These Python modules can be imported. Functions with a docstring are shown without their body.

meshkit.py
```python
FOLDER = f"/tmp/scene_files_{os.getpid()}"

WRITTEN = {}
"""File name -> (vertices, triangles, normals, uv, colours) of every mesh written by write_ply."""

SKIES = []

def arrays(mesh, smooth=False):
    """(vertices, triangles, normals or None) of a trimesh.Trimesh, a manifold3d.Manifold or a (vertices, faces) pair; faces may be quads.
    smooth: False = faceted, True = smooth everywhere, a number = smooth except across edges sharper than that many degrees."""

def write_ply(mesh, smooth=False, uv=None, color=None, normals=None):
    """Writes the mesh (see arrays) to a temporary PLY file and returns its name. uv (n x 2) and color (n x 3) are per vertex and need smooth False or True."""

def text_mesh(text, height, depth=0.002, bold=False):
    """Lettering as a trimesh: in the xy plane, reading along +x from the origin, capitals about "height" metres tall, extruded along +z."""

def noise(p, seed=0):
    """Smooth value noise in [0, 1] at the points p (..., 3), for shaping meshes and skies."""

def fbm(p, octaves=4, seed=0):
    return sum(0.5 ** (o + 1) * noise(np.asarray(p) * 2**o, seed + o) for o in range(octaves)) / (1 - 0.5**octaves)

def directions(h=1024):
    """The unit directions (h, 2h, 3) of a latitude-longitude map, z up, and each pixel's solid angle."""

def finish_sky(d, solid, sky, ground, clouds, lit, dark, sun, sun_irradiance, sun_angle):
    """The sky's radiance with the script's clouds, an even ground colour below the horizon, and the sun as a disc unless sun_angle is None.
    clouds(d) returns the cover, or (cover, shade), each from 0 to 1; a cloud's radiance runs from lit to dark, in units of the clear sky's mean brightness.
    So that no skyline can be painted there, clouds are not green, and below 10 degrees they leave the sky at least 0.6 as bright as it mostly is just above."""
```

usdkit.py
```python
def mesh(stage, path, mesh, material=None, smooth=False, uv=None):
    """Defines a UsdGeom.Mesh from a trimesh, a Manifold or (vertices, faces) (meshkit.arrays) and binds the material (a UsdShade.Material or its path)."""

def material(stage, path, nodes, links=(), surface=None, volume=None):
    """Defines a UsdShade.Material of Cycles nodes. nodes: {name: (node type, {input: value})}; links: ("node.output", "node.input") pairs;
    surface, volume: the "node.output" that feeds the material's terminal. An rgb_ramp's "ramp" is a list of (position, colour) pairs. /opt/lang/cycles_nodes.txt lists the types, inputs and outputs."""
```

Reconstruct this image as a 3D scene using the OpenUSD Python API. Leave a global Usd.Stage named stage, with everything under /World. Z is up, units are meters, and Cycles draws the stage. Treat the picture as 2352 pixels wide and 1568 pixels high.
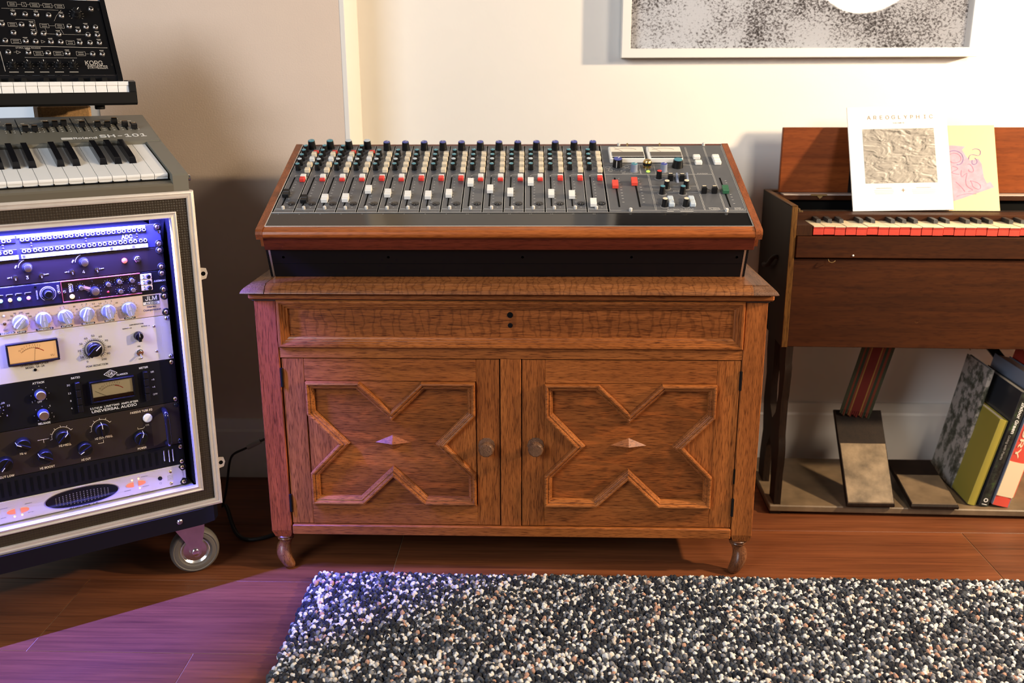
import math, random
import numpy as np
import trimesh
import usdkit, meshkit
from pxr import Usd, UsdGeom, UsdLux, UsdShade, Gf, Sdf, Vt

stage = Usd.Stage.CreateInMemory()
UsdGeom.SetStageUpAxis(stage, 'Z')
UsdGeom.SetStageMetersPerUnit(stage, 1.0)
UsdGeom.Xform.Define(stage, '/World')
UsdGeom.Scope.Define(stage, '/World/Looks')

# ------------------------------------------------------------------ camera
PITCH, ROLL, YAW = 0.2752, -0.0032, -0.0313
CAM = np.array([0.0, -1.8006, 1.0226])
_f = np.array([math.sin(YAW) * math.cos(PITCH), math.cos(YAW) * math.cos(PITCH), -math.sin(PITCH)])
_r = np.array([math.cos(YAW), -math.sin(YAW), 0.0])
_u = np.cross(_r, _f)
_r, _u = math.cos(ROLL) * _r + math.sin(ROLL) * _u, -math.sin(ROLL) * _r + math.cos(ROLL) * _u


def mat4(x, y, z, o):
    """A Gf matrix whose local axes are x, y, z and whose origin is o."""
    return Gf.Matrix4d(*[float(v) for row in ((*x, 0), (*y, 0), (*z, 0), (*o, 1)) for v in row])


cam = UsdGeom.Camera.Define(stage, '/World/camera')
cam.AddTransformOp().Set(mat4(_r, _u, -_f, CAM))
cam.CreateHorizontalApertureAttr(36.0)
cam.CreateVerticalApertureAttr(24.0)
cam.CreateFocalLengthAttr(36.0 * 2167.9 / 2352)
cam.CreateFStopAttr(3.2)
cam.CreateFocusDistanceAttr(1.86)
cam.CreateClippingRangeAttr(Gf.Vec2f(0.05, 100))
cam.CreateExposureAttr(0.0)

# ------------------------------------------------------------------ light
dome = UsdLux.DomeLight.Define(stage, '/World/ambient_sky')
dome.CreateColorAttr(Gf.Vec3f(1.0, 0.90, 0.82))
dome.CreateIntensityAttr(0.02)


def rect_light(name, pos, aim, w, h, color, intensity):
    l = UsdLux.RectLight.Define(stage, '/World/' + name)
    pos, aim = np.array(pos, float), np.array(aim, float)
    z = pos - aim
    z /= np.linalg.norm(z)
    x = np.cross([0, 0, 1.0], z)
    x /= np.linalg.norm(x)
    l.AddTransformOp().Set(mat4(x, np.cross(z, x), z, pos))
    l.CreateWidthAttr(w)
    l.CreateHeightAttr(h)
    l.CreateColorAttr(Gf.Vec3f(*color))
    l.CreateIntensityAttr(intensity)
    return l


def sphere_light(name, pos, r, color, intensity):
    l = UsdLux.SphereLight.Define(stage, '/World/' + name)
    l.AddTranslateOp().Set(Gf.Vec3d(*pos))
    l.CreateRadiusAttr(r)
    l.CreateColorAttr(Gf.Vec3f(*color))
    l.CreateIntensityAttr(intensity)
    return l


# two warm lamps stand to the right, just out of frame: one beside the organ, one nearer the camera
sphere_light('warm_lamp', (2.2, -0.35, 1.40), 0.05, (1.0, 0.76, 0.48), 2900.0)
sphere_light('standing_lamp', (1.25, -0.90, 1.45), 0.20, (1.0, 0.86, 0.70), 34.0)
# a weak soft ceiling light and the daylight from a window on the left
rect_light('ceiling_light', (0.3, -1.9, 2.6), (0.1, -0.2, 0.6), 1.6, 1.2, (1.0, 0.84, 0.68), 0.3)
rect_light('daylight_window', (-1.9, -2.6, 1.85), (0.0, 0.2, 0.7), 1.4, 1.2, (0.84, 0.91, 1.0), 14.0)
# ------------------------------------------------------------------ helpers: scene
_used = {}


def unique(parent, name):
    key = (parent, name)
    n = _used.get(key, 0)
    _used[key] = n + 1
    return f'{parent}/{name}' if n == 0 else f'{parent}/{name}_{n:03d}'


def tag(prim, label=None, cat=None, group=None, kind=None):
    prim = prim.GetPrim() if hasattr(prim, 'GetPrim') else prim
    for k, v in (('label', label), ('category', cat), ('group', group), ('kind', kind)):
        if v:
            prim.SetCustomDataByKey(k, v)
    return prim


I3 = (np.array([1.0, 0, 0]), np.array([0, 1.0, 0]), np.array([0, 0, 1.0]))


def thing(name, label=None, cat=None, frame=None, group=None, kind=None, parent='/World'):
    """An Xform with local axes frame = (x, y, z, origin); returns its path."""
    path = unique(parent, name)
    x = UsdGeom.Xform.Define(stage, path)
    if frame is not None:
        x.AddTransformOp().Set(mat4(*frame))
    tag(x, label, cat, group, kind)
    return path


def at(x, y, z=0.0, rz=0.0):
    c, s = math.cos(rz), math.sin(rz)
    return (np.array([c, s, 0]), np.array([-s, c, 0]), I3[2], np.array([x, y, z], float))


class PM:
    """A prepared mesh: points, triangles and normals, so that copies cost nothing."""

    def __init__(self, mesh, smooth=32):
        self.v, self.f, self.n = meshkit.arrays(mesh, smooth)

    def moved(self, t=(0, 0, 0), m=None):
        q = PM.__new__(PM)
        q.f = self.f
        q.v = self.v if m is None else self.v @ np.asarray(m).T
        q.n = self.n if (m is None or self.n is None) else self.n @ np.asarray(m).T
        q.v = q.v + np.asarray(t, float)
        return q


def put(parent, name, mesh, look, t=None, m=None, smooth=32, label=None, kind=None, group=None, cat=None):
    """One Mesh prim under parent; returns its path."""
    pm = mesh if isinstance(mesh, PM) else PM(mesh, smooth)
    if t is not None or m is not None:
        pm = pm.moved(t if t is not None else (0, 0, 0), m)
    path = unique(parent, name)
    g = UsdGeom.Mesh.Define(stage, path)
    g.CreatePointsAttr(Vt.Vec3fArray.FromNumpy(pm.v.astype(np.float32)))
    g.CreateFaceVertexCountsAttr(Vt.IntArray.FromNumpy(np.full(len(pm.f), 3, np.int32)))
    g.CreateFaceVertexIndicesAttr(Vt.IntArray.FromNumpy(np.ascontiguousarray(pm.f, dtype=np.int32).ravel()))
    g.CreateSubdivisionSchemeAttr('none')
    if pm.n is not None:
        g.CreateNormalsAttr(Vt.Vec3fArray.FromNumpy(pm.n.astype(np.float32)))
        g.SetNormalsInterpolation('vertex')
    UsdShade.MaterialBindingAPI.Apply(g.GetPrim()).Bind(UsdShade.Material.Get(stage, look))
    tag(g, label, cat, group, kind)
    return path


# ------------------------------------------------------------------ helpers: shapes
def box(x0, x1, y0, y1, z0, z1, b=0.0):
    """A box with its edges chamfered by b."""
    lo, hi = np.minimum((x0, y0, z0), (x1, y1, z1)), np.maximum((x0, y0, z0), (x1, y1, z1))
    if b <= 0:
        m = trimesh.creation.box(hi - lo)
        m.apply_translation((lo + hi) / 2)
        return m
    b = min(b, 0.49 * float((hi - lo).min()))
    pts = []
    for sx in (0, 1):
        for sy in (0, 1):
            for sz in (0, 1):
                c = np.where((sx, sy, sz), hi, lo)
                d = np.where((sx, sy, sz), -b, b)
                for k in range(3):
                    q = c + d
                    q[k] = c[k]
                    pts.append(q)
    return hull(np.array(pts))


def hull(pts):
    m = trimesh.Trimesh(np.asarray(pts, float)).convex_hull if False else trimesh.convex.convex_hull(np.asarray(pts, float))
    return m


def lathe(profile, n=24, cap=True):
    """A solid of revolution about z from (r, z) points, bottom to top."""
    p = np.asarray(profile, float)
    ang = np.arange(n) * 2 * np.pi / n
    v = np.stack([p[:, None, 0] * np.cos(ang), p[:, None, 0] * np.sin(ang), np.repeat(p[:, 1:2], n, 1)], -1).reshape(-1, 3)
    f = []
    for i in range(len(p) - 1):
        a, b = i * n, (i + 1) * n
        for j in range(n):
            k = (j + 1) % n
            f += [(a + j, a + k, b + k), (a + j, b + k, b + j)]
    v = list(v)
    if cap:
        for ring, z, flip in ((0, p[0, 1], True), ((len(p) - 1) * n, p[-1, 1], False)):
            c = len(v)
            v.append((0, 0, z))
            for j in range(n):
                k = (j + 1) % n
                f.append((c, ring + k, ring + j) if flip else (c, ring + j, ring + k))
    return trimesh.Trimesh(np.array(v), np.array(f), process=False)


def prism(poly, z0, z1):
    """A polygon (x, y) extruded from z0 to z1."""
    from shapely.geometry import Polygon
    m = trimesh.creation.extrude_polygon(Polygon(poly), z1 - z0, engine='earcut')
    m.apply_translation((0, 0, z0))
    return m


def prism_x(poly, x0, x1):
    """A polygon in (y, z) extruded along x."""
    m = prism(poly, 0, x1 - x0)
    v = m.vertices.copy()
    m.vertices = np.stack([v[:, 2] + x0, v[:, 0], v[:, 1]], 1)
    return m


def prism_y(poly, y0, y1):
    """A polygon in (x, z) extruded along y."""
    m = prism(poly, 0, y1 - y0)
    v = m.vertices.copy()
    m.vertices = np.stack([v[:, 0], v[:, 2] + y0, v[:, 1]], 1)
    m.invert()
    return m


def join(*ms):
    ms = [m for g in ms for m in (g if isinstance(g, (list, tuple)) else [g])]
    return trimesh.util.concatenate(ms)


def shift(m, x=0, y=0, z=0):
    m = m.copy()
    m.apply_translation((x, y, z))
    return m


def rot(m, axis, deg, about=(0, 0, 0)):
    m = m.copy()
    m.apply_transform(trimesh.transformations.rotation_matrix(math.radians(deg), axis, about))
    return m


def tube(points, r, n=8):
    """A swept round tube along a polyline."""
    p = np.asarray(points, float)
    t = np.gradient(p, axis=0)
    t /= np.linalg.norm(t, axis=1, keepdims=True)
    a = np.cross(t, [0.13, 0.27, 0.95])
    a /= np.linalg.norm(a, axis=1, keepdims=True)
    b = np.cross(t, a)
    ang = np.arange(n) * 2 * np.pi / n
    v = p[:, None] + r * (np.cos(ang)[None, :, None] * a[:, None] + np.sin(ang)[None, :, None] * b[:, None])
    f = []
    for i in range(len(p) - 1):
        for j in range(n):
            k = (j + 1) % n
            f += [(i * n + j, i * n + k, i * n + n + k), (i * n + j, i * n + n + k, i * n + n + j)]
    v = list(v.reshape(-1, 3))
    for ring, c in ((0, p[0]), ((len(p) - 1) * n, p[-1])):
        v.append(c)
        for j in range(n):
            f.append((len(v) - 1, ring + j, ring + (j + 1) % n))
    m = trimesh.Trimesh(np.array(v), np.array(f), process=False)
    m.fix_normals()
    return m


def spline(pts, n=24):
    """A smooth curve through the points."""
    from scipy.interpolate import make_interp_spline
    p = np.asarray(pts, float)
    k = min(3, len(p) - 1)
    return make_interp_spline(np.linspace(0, 1, len(p)), p, k=k)(np.linspace(0, 1, n))


def inset(poly, d):
    """A closed polygon (counter-clockwise) moved inwards by d with mitred corners."""
    p = np.asarray(poly, float)
    e = np.roll(p, -1, 0) - p
    e /= np.linalg.norm(e, axis=1, keepdims=True)
    nrm = np.stack([-e[:, 1], e[:, 0]], 1)
    n0, n1 = np.roll(nrm, 1, 0), nrm
    return p + d * (n0 + n1) / (1 + (n0 * n1).sum(1, keepdims=True))


def moulding(poly, profile):
    """A mitred moulding along a closed polygon in (x, z), counter-clockwise seen from the front (-y). profile: (inward distance, y)."""
    rings = []
    for d, y in profile:
        q = inset(poly, d)
        rings.append(np.stack([q[:, 0], np.full(len(q), y), q[:, 1]], 1))
    n, v, f = len(poly), [], []
    for i in range(len(rings) - 1):            # every face gets its own corners: sharp mitres
        for j in range(n):
            k = (j + 1) % n
            c = len(v)
            v += [rings[i][j], rings[i][k], rings[i + 1][k], rings[i + 1][j]]
            f += [(c, c + 1, c + 2), (c, c + 2, c + 3)]
    return trimesh.Trimesh(np.array(v), np.array(f), process=False)


_text = {}


def text(s, x, y, h, z=0.0, align='c', bold=False, fit=None, ang=0.0, depth=0.0003):
    """Flat lettering in the xy plane: capitals h tall, (x, y) its baseline point; fit = the width to stretch to."""
    key = (s, bold)
    if key not in _text:
        _text[key] = meshkit.text_mesh(s, 1.0, 1.0, bold)
    m = _text[key].copy()
    w = m.bounds[1][0] - m.bounds[0][0]
    m.apply_translation((-m.bounds[0][0], 0, 0))
    sx = (fit / w) if fit else h
    m.apply_scale((sx, h, depth))
    W = w * sx
    m.apply_translation(({'c': -W / 2, 'l': 0, 'r': -W}[align], 0, 0))
    if ang:
        m = rot(m, (0, 0, 1), ang)
    m.apply_translation((x, y, z))
    return m


def seg(x0, y0, x1, y1, w, z=0.0, depth=0.0003):
    """A thin flat printed line in the xy plane."""
    d = np.array([x1 - x0, y1 - y0], float)
    n = np.array([-d[1], d[0]]) / max(np.linalg.norm(d), 1e-9) * w / 2
    return prism([(x0 + n[0], y0 + n[1]), (x0 - n[0], y0 - n[1]), (x1 - n[0], y1 - n[1]), (x1 + n[0], y1 + n[1])][::-1], z, z + depth)


def polyline(pts, w, z=0.0):
    return [seg(*pts[i], *pts[i + 1], w, z) for i in range(len(pts) - 1)]


def arc(cx, cy, r, a0, a1, w, z=0.0, n=24):
    t = np.radians(np.linspace(a0, a1, n))
    pts = np.concatenate([np.stack([cx + (r + w / 2) * np.cos(t), cy + (r + w / 2) * np.sin(t)], 1), np.stack([cx + (r - w / 2) * np.cos(t), cy + (r - w / 2) * np.sin(t)], 1)[::-1]])
    return prism(pts, z, z + 0.0003)


def ticks(cx, cy, r0, r1, a0, a1, n, w, z=0.0):
    return [seg(cx + r0 * math.cos(a), cy + r0 * math.sin(a), cx + r1 * math.cos(a), cy + r1 * math.sin(a), w, z) for a in np.radians(np.linspace(a0, a1, n))]


def frame_rect(x0, x1, y0, y1, w, z=0.0):
    return [seg(x0, y0, x1, y0, w, z), seg(x0, y1, x1, y1, w, z), seg(x0, y0, x0, y1, w, z), seg(x1, y0, x1, y1, w, z)]
# ------------------------------------------------------------------ materials
def plain(name, color, rough=0.5, metal=0.0, spec=0.5, bump=0.0, bscale=300.0, vary=0.0, vscale=20.0, coat=0.0, emit=None, strength=0.0, trans=0.0):
    n = {'p': ('principled_bsdf', dict(base_color=color, roughness=rough, metallic=metal, specular_ior_level=spec, coat_weight=coat))}
    links = []
    if emit is not None:
        n['p'][1].update(emission_color=emit, emission_strength=strength)
    if trans:
        n['p'][1]['transmission_weight'] = trans
    if bump or vary:
        n['tc'] = ('texture_coordinate', {})
    if vary:
        n['nv'] = ('noise_texture', dict(scale=vscale, detail=4.0, roughness=0.6))
        n['rv'] = ('rgb_ramp', dict(ramp=[(0.3, tuple(c * (1 - vary) for c in color)), (0.7, tuple(min(1, c * (1 + vary)) for c in color))]))
        links += [('tc.object', 'nv.vector'), ('nv.fac', 'rv.fac'), ('rv.color', 'p.base_color')]
    if bump:
        n['nb'] = ('noise_texture', dict(scale=bscale, detail=3.0))
        n['b'] = ('bump', dict(strength=bump, distance=0.001))
        links += [('tc.object', 'nb.vector'), ('nb.fac', 'b.height'), ('b.normal', 'p.normal')]
    path = '/World/Looks/' + name
    usdkit.material(stage, path, n, links, surface='p.BSDF')
    return path


def wood(name, axis, dark, light, pore=(0.34, 0.28, 0.25), fine=640.0, along=46.0, figure=0.0, fscale=9.0, rough=0.42, spec=0.28, coat=0.0, poredens=0.52, blotch=None, wear=None, bump=0.25):
    """Grained wood. axis: 'x', 'y' or 'z', the way the grain runs in the part's own space."""
    def sc(a, c):
        return tuple(a if k == axis else c for k in 'xyz')
    n = {
        'tc': ('texture_coordinate', {}), 'oi': ('object_info', {}),
        'cr': ('combine_xyz', {}), 'mr': ('math', dict(math_type='multiply', value2=7.3)),
        'va': ('vector_math', dict(math_type='add')),
        'm1': ('mapping', dict(scale=sc(along, fine))),
        'm2': ('mapping', dict(scale=sc(1.6, 16.0))),
        'm3': ('mapping', dict(scale=sc(4.0, 90.0))),
        'n1': ('noise_texture', dict(scale=1.0, detail=2.0, roughness=0.55)),
        'n2': ('noise_texture', dict(scale=1.0, detail=5.0, roughness=0.6, distortion=0.2)),
        'n3': ('noise_texture', dict(scale=1.0, detail=4.0, roughness=0.65, distortion=0.35)),
        'r2': ('rgb_ramp', dict(ramp=[(0.28, dark), (0.55, tuple((a + b) / 2 for a, b in zip(dark, light))), (0.75, light)])),
        'r1': ('rgb_ramp', dict(ramp=[(poredens - 0.22, pore), (poredens, (1, 1, 1))])),
        'r3': ('rgb_ramp', dict(ramp=[(0.30, (0.62, 0.58, 0.55)), (0.62, (1.08, 1.05, 1.02))])),
        'x1': ('mix', dict(mix_type='multiply', fac=1.0)), 'x2': ('mix', dict(mix_type='multiply', fac=0.8)),
        'b': ('bump', dict(strength=bump, distance=0.0006)),
        'p': ('principled_bsdf', dict(roughness=rough, specular_ior_level=spec, coat_weight=coat, coat_roughness=0.2)),
    }
    L = [('oi.random', 'mr.value1'), ('mr.value', 'cr.x'), ('mr.value', 'cr.y'), ('mr.value', 'cr.z'), ('tc.object', 'va.vector1'), ('cr.vector', 'va.vector2'),
         ('va.vector', 'm1.vector'), ('va.vector', 'm2.vector'), ('va.vector', 'm3.vector'), ('m1.vector', 'n1.vector'), ('m2.vector', 'n2.vector'), ('m3.vector', 'n3.vector'),
         ('n2.fac', 'r2.fac'), ('n1.fac', 'r1.fac'), ('n3.fac', 'r3.fac'), ('r2.color', 'x1.color1'), ('r1.color', 'x1.color2'), ('x1.color', 'x2.color1'), ('r3.color', 'x2.color2'),
         ('n1.fac', 'b.height'), ('b.normal', 'p.normal')]
    last = 'x2.color'
    if figure:                                   # cathedral figure: distorted rings drawn out along the grain
        n.update(mf=('mapping', dict(scale=sc(1.0, 0.62), rotation=(0, 0, 0))),
                 wv=('wave_texture', dict(wave_type='bands', bands_direction='x', scale=fscale, distortion=13.0, detail=3.5, detail_scale=1.1, detail_roughness=0.62)),
                 rf=('rgb_ramp', dict(ramp=[(0.0, (0.28, 0.22, 0.20)), (0.10, (0.55, 0.48, 0.44)), (0.24, (1, 1, 1))])),
                 xf=('mix', dict(mix_type='multiply', fac=figure)))
        L += [('va.vector', 'mf.vector'), ('mf.vector', 'wv.vector'), ('wv.fac', 'rf.fac'), (last, 'xf.color1'), ('rf.color', 'xf.color2')]
        last = 'xf.color'
    if blotch:                                   # silvery flecks and stains of quarter-sawn boards
        n.update(mb=('mapping', dict(scale=sc(9.0, 26.0), rotation=(0.0, 0.6, 0.0))), nb=('noise_texture', dict(scale=1.0, detail=3.0, distortion=1.6)),
                 rb=('rgb_ramp', dict(ramp=[(0.50, (1, 1, 1)), (0.62, blotch)])), xb=('mix', dict(mix_type='multiply', fac=1.0)))
        L += [('va.vector', 'mb.vector'), ('mb.vector', 'nb.vector'), ('nb.fac', 'rb.fac'), (last, 'xb.color1'), ('rb.color', 'xb.color2')]
        last = 'xb.color'
    if wear:                                     # pale scratches and rubbed spots
        n.update(nw=('noise_texture', dict(scale=38.0, detail=6.0, roughness=0.7, distortion=2.0)), rw=('rgb_ramp', dict(ramp=[(0.69, (0, 0, 0)), (0.74, (1, 1, 1))])),
                 xw=('mix', dict(mix_type='mix', color2=wear)))
        L += [('va.vector', 'nw.vector'), ('nw.fac', 'rw.fac'), ('rw.color', 'xw.fac'), (last, 'xw.color1')]
        last = 'xw.color'
    L.append((last, 'p.base_color'))
    path = '/World/Looks/' + name
    usdkit.material(stage, path, n, L, surface='p.BSDF')
    return path


OD, OL = (0.23, 0.066, 0.015), (0.45, 0.148, 0.035)
oak_x = wood('oak_along_x', 'x', OD, OL)
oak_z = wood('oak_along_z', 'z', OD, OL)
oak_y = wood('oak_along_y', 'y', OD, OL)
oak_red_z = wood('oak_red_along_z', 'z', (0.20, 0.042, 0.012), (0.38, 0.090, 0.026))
oak_fig = wood('oak_figured', 'x', (0.24, 0.070, 0.016), (0.42, 0.135, 0.032), figure=0.42, fscale=16.0)
oak_fleck = wood('oak_flecked_panel', 'x', (0.20, 0.058, 0.013), (0.36, 0.115, 0.027), blotch=(1.35, 1.25, 1.15))
oak_mould = wood('oak_moulding', 'x', (0.25, 0.074, 0.017), (0.46, 0.158, 0.040), fine=520.0, along=60.0, rough=0.40, coat=0.12)
oak_top = wood('oak_top', 'x', (0.20, 0.070, 0.022), (0.38, 0.150, 0.050), rough=0.38, coat=0.2, figure=0.45, fscale=22.0)
oak_end = wood('oak_end_grain', 'y', (0.12, 0.06, 0.035), (0.24, 0.125, 0.07), rough=0.4, coat=0.2)
oak_dark = plain('dark_wood_inside', (0.02, 0.010, 0.006), 0.7)
twist = wood('turned_oak', 'z', (0.12, 0.045, 0.02), (0.28, 0.11, 0.045), rough=0.3, coat=0.4)
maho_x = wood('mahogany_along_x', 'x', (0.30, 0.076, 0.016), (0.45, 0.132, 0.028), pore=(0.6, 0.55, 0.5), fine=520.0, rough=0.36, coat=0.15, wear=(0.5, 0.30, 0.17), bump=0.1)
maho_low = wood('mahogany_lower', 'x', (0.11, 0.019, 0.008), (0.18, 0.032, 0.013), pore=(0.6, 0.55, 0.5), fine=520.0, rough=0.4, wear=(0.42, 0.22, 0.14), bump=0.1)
maho_y = wood('mahogany_along_y', 'y', (0.22, 0.058, 0.016), (0.34, 0.10, 0.028), pore=(0.6, 0.55, 0.5), fine=520.0, rough=0.36, coat=0.15, wear=(0.5, 0.30, 0.17), bump=0.1)
pia_x = wood('piano_wood_along_x', 'x', (0.030, 0.0080, 0.0016), (0.062, 0.017, 0.0035), pore=(0.7, 0.66, 0.62), fine=240.0, rough=0.5, spec=0.2, wear=(0.11, 0.045, 0.014), bump=0.08)
pia_z = wood('piano_wood_along_z', 'z', (0.030, 0.010, 0.003), (0.06, 0.022, 0.007), pore=(0.7, 0.66, 0.62), fine=240.0, rough=0.45, bump=0.08)
pia_desk = wood('piano_desk_wood', 'x', (0.16, 0.036, 0.007), (0.25, 0.064, 0.013), pore=(0.8, 0.76, 0.72), fine=200.0, rough=0.45, spec=0.2, bump=0.05)
pia_dark = wood('piano_dark_wood', 'z', (0.010, 0.005, 0.003), (0.022, 0.011, 0.006), rough=0.6, spec=0.2, bump=0.05)
pia_edge = wood('piano_edge_wood', 'z', (0.09, 0.040, 0.008), (0.17, 0.08, 0.018), rough=0.45, bump=0.05)
plank_looks = [wood(f'floor_plank_{k}', 'x', d, l, pore=(0.62, 0.58, 0.56), fine=230.0, along=5.0, rough=0.42, spec=0.35, poredens=0.46, bump=0.12)
               for k, (d, l) in enumerate((((0.110, 0.034, 0.013), (0.22, 0.070, 0.026)), ((0.125, 0.038, 0.014), (0.245, 0.077, 0.028)), ((0.10, 0.031, 0.012), (0.205, 0.066, 0.025))))]
seam = plain('floor_seam', (0.42, 0.27, 0.15), 0.5)

wall_cream = plain('wall_cream_paint', (0.80, 0.765, 0.715), 0.75, bump=0.15, bscale=160.0, vary=0.012, vscale=6.0)
wall_beige = plain('wall_beige_paint', (0.74, 0.59, 0.475), 0.8, bump=0.3, bscale=260.0, vary=0.02, vscale=8.0)
white_trim = plain('white_gloss_trim', (0.78, 0.73, 0.66), 0.35)
ceil_paint = plain('ceiling_paint', (0.80, 0.77, 0.72), 0.8)
window_pane = plain('frosted_window_pane', (0.55, 0.60, 0.66), 0.5, emit=(0.66, 0.80, 1.0), strength=0.22)

black = plain('black_plastic', (0.008, 0.008, 0.009), 0.32, spec=0.35)
black_matte = plain('black_matte', (0.005, 0.0045, 0.0045), 0.6, spec=0.18)
black_gloss = plain('black_gloss', (0.008, 0.008, 0.010), 0.12, spec=0.5)
black_metal = plain('black_painted_metal', (0.006, 0.006, 0.007), 0.3, spec=0.22, bump=0.04, bscale=900.0)
void = plain('dark_gap', (0.003, 0.003, 0.003), 0.9, spec=0.1)
charcoal = plain('charcoal_panel', (0.100, 0.104, 0.115), 0.34, spec=0.4, vary=0.05, vscale=40.0)
slab_black = plain('black_acrylic', (0.012, 0.011, 0.011), 0.09, spec=0.7)
silver = plain('brushed_silver', (0.72, 0.71, 0.70), 0.32, metal=1.0)
alu = plain('anodised_aluminium', (0.74, 0.68, 0.62), 0.42, metal=0.55, vary=0.06, vscale=30.0)
chrome = plain('chrome', (0.82, 0.82, 0.84), 0.14, metal=1.0)
steel = plain('zinc_steel', (0.66, 0.64, 0.63), 0.26, metal=1.0, vary=0.1, vscale=40.0)
brass = plain('brass', (0.72, 0.52, 0.24), 0.28, metal=1.0)
white_pl = plain('white_plastic', (0.84, 0.83, 0.80), 0.35)
cream_pl = plain('cream_plastic', (0.80, 0.68, 0.50), 0.4)
key_white = plain('key_white', (0.83, 0.83, 0.82), 0.25)
ivory = plain('old_ivory', (0.74, 0.62, 0.42), 0.35, vary=0.08, vscale=30.0)
ebony = plain('ebony', (0.022, 0.020, 0.019), 0.45)
key_red = plain('red_key_front', (0.55, 0.045, 0.025), 0.6, vary=0.12, vscale=60.0)
red_pl = plain('red_plastic', (0.72, 0.045, 0.035), 0.35)
coral_pl = plain('coral_red_fader', (0.80, 0.075, 0.050), 0.4)
green_pl = plain('green_plastic', (0.030, 0.130, 0.065), 0.4)
teal_cap = plain('teal_cap', (0.075, 0.26, 0.34), 0.4)
blue_cap = plain('blue_cap', (0.065, 0.085, 0.36), 0.4)
pale_cap = plain('pale_blue_cap', (0.52, 0.60, 0.68), 0.4)
blue_grey = plain('blue_grey_knob', (0.24, 0.27, 0.36), 0.35)
clear_pl = plain('clear_screw_cap', (0.62, 0.60, 0.57), 0.15, spec=0.8)
print_white = plain('white_print', (0.74, 0.73, 0.70), 0.6)
print_soft = plain('soft_white_print', (0.46, 0.45, 0.43), 0.6)
print_black = plain('black_print', (0.015, 0.014, 0.014), 0.6)
print_grey = plain('grey_print', (0.30, 0.29, 0.27), 0.6)
print_navy = plain('navy_print', (0.05, 0.05, 0.12), 0.6)
meter_face = plain('meter_face', (0.86, 0.78, 0.68), 0.4)
lamp_green = plain('green_indicator', (0.3, 0.6, 0.05), 0.4, emit=(0.45, 1.0, 0.10), strength=1.2)
led_red = plain('red_led', (0.8, 0.05, 0.05), 0.4, emit=(1.0, 0.10, 0.07), strength=3.0)
led_amber = plain('amber_led', (0.8, 0.5, 0.2), 0.4, emit=(1.0, 0.55, 0.18), strength=3.0)
led_cyan = plain('cyan_led', (0.3, 0.7, 0.8), 0.4, emit=(0.25, 0.75, 1.0), strength=2.6)
led_pink = plain('magenta_led', (0.8, 0.2, 0.7), 0.4, emit=(1.0, 0.22, 0.85), strength=2.6)
led_orange = plain('orange_led', (0.9, 0.4, 0.2), 0.4, emit=(1.0, 0.42, 0.20), strength=2.4)
strip_glow = plain('led_strip_glow', (0.9, 0.9, 1.0), 0.4, emit=(0.62, 0.56, 1.0), strength=26.0)
orange_btn = plain('orange_button', (0.85, 0.20, 0.08), 0.4, emit=(1.0, 0.25, 0.10), strength=0.25)
vu_lit = plain('lit_meter_dial', (0.55, 0.34, 0.18), 0.5, emit=(1.0, 0.52, 0.22), strength=0.75)
vu_dim = plain('dim_meter_dial', (0.72, 0.60, 0.36), 0.5, emit=(1.0, 0.75, 0.40), strength=0.12)
peach = plain('peach_anodised_panel', (0.80, 0.62, 0.47), 0.4, metal=0.25)
cream_panel = plain('cream_grey_panel', (0.60, 0.55, 0.48), 0.5)
silver_panel = plain('silver_front_panel', (0.74, 0.66, 0.60), 0.36, metal=0.4)
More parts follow.
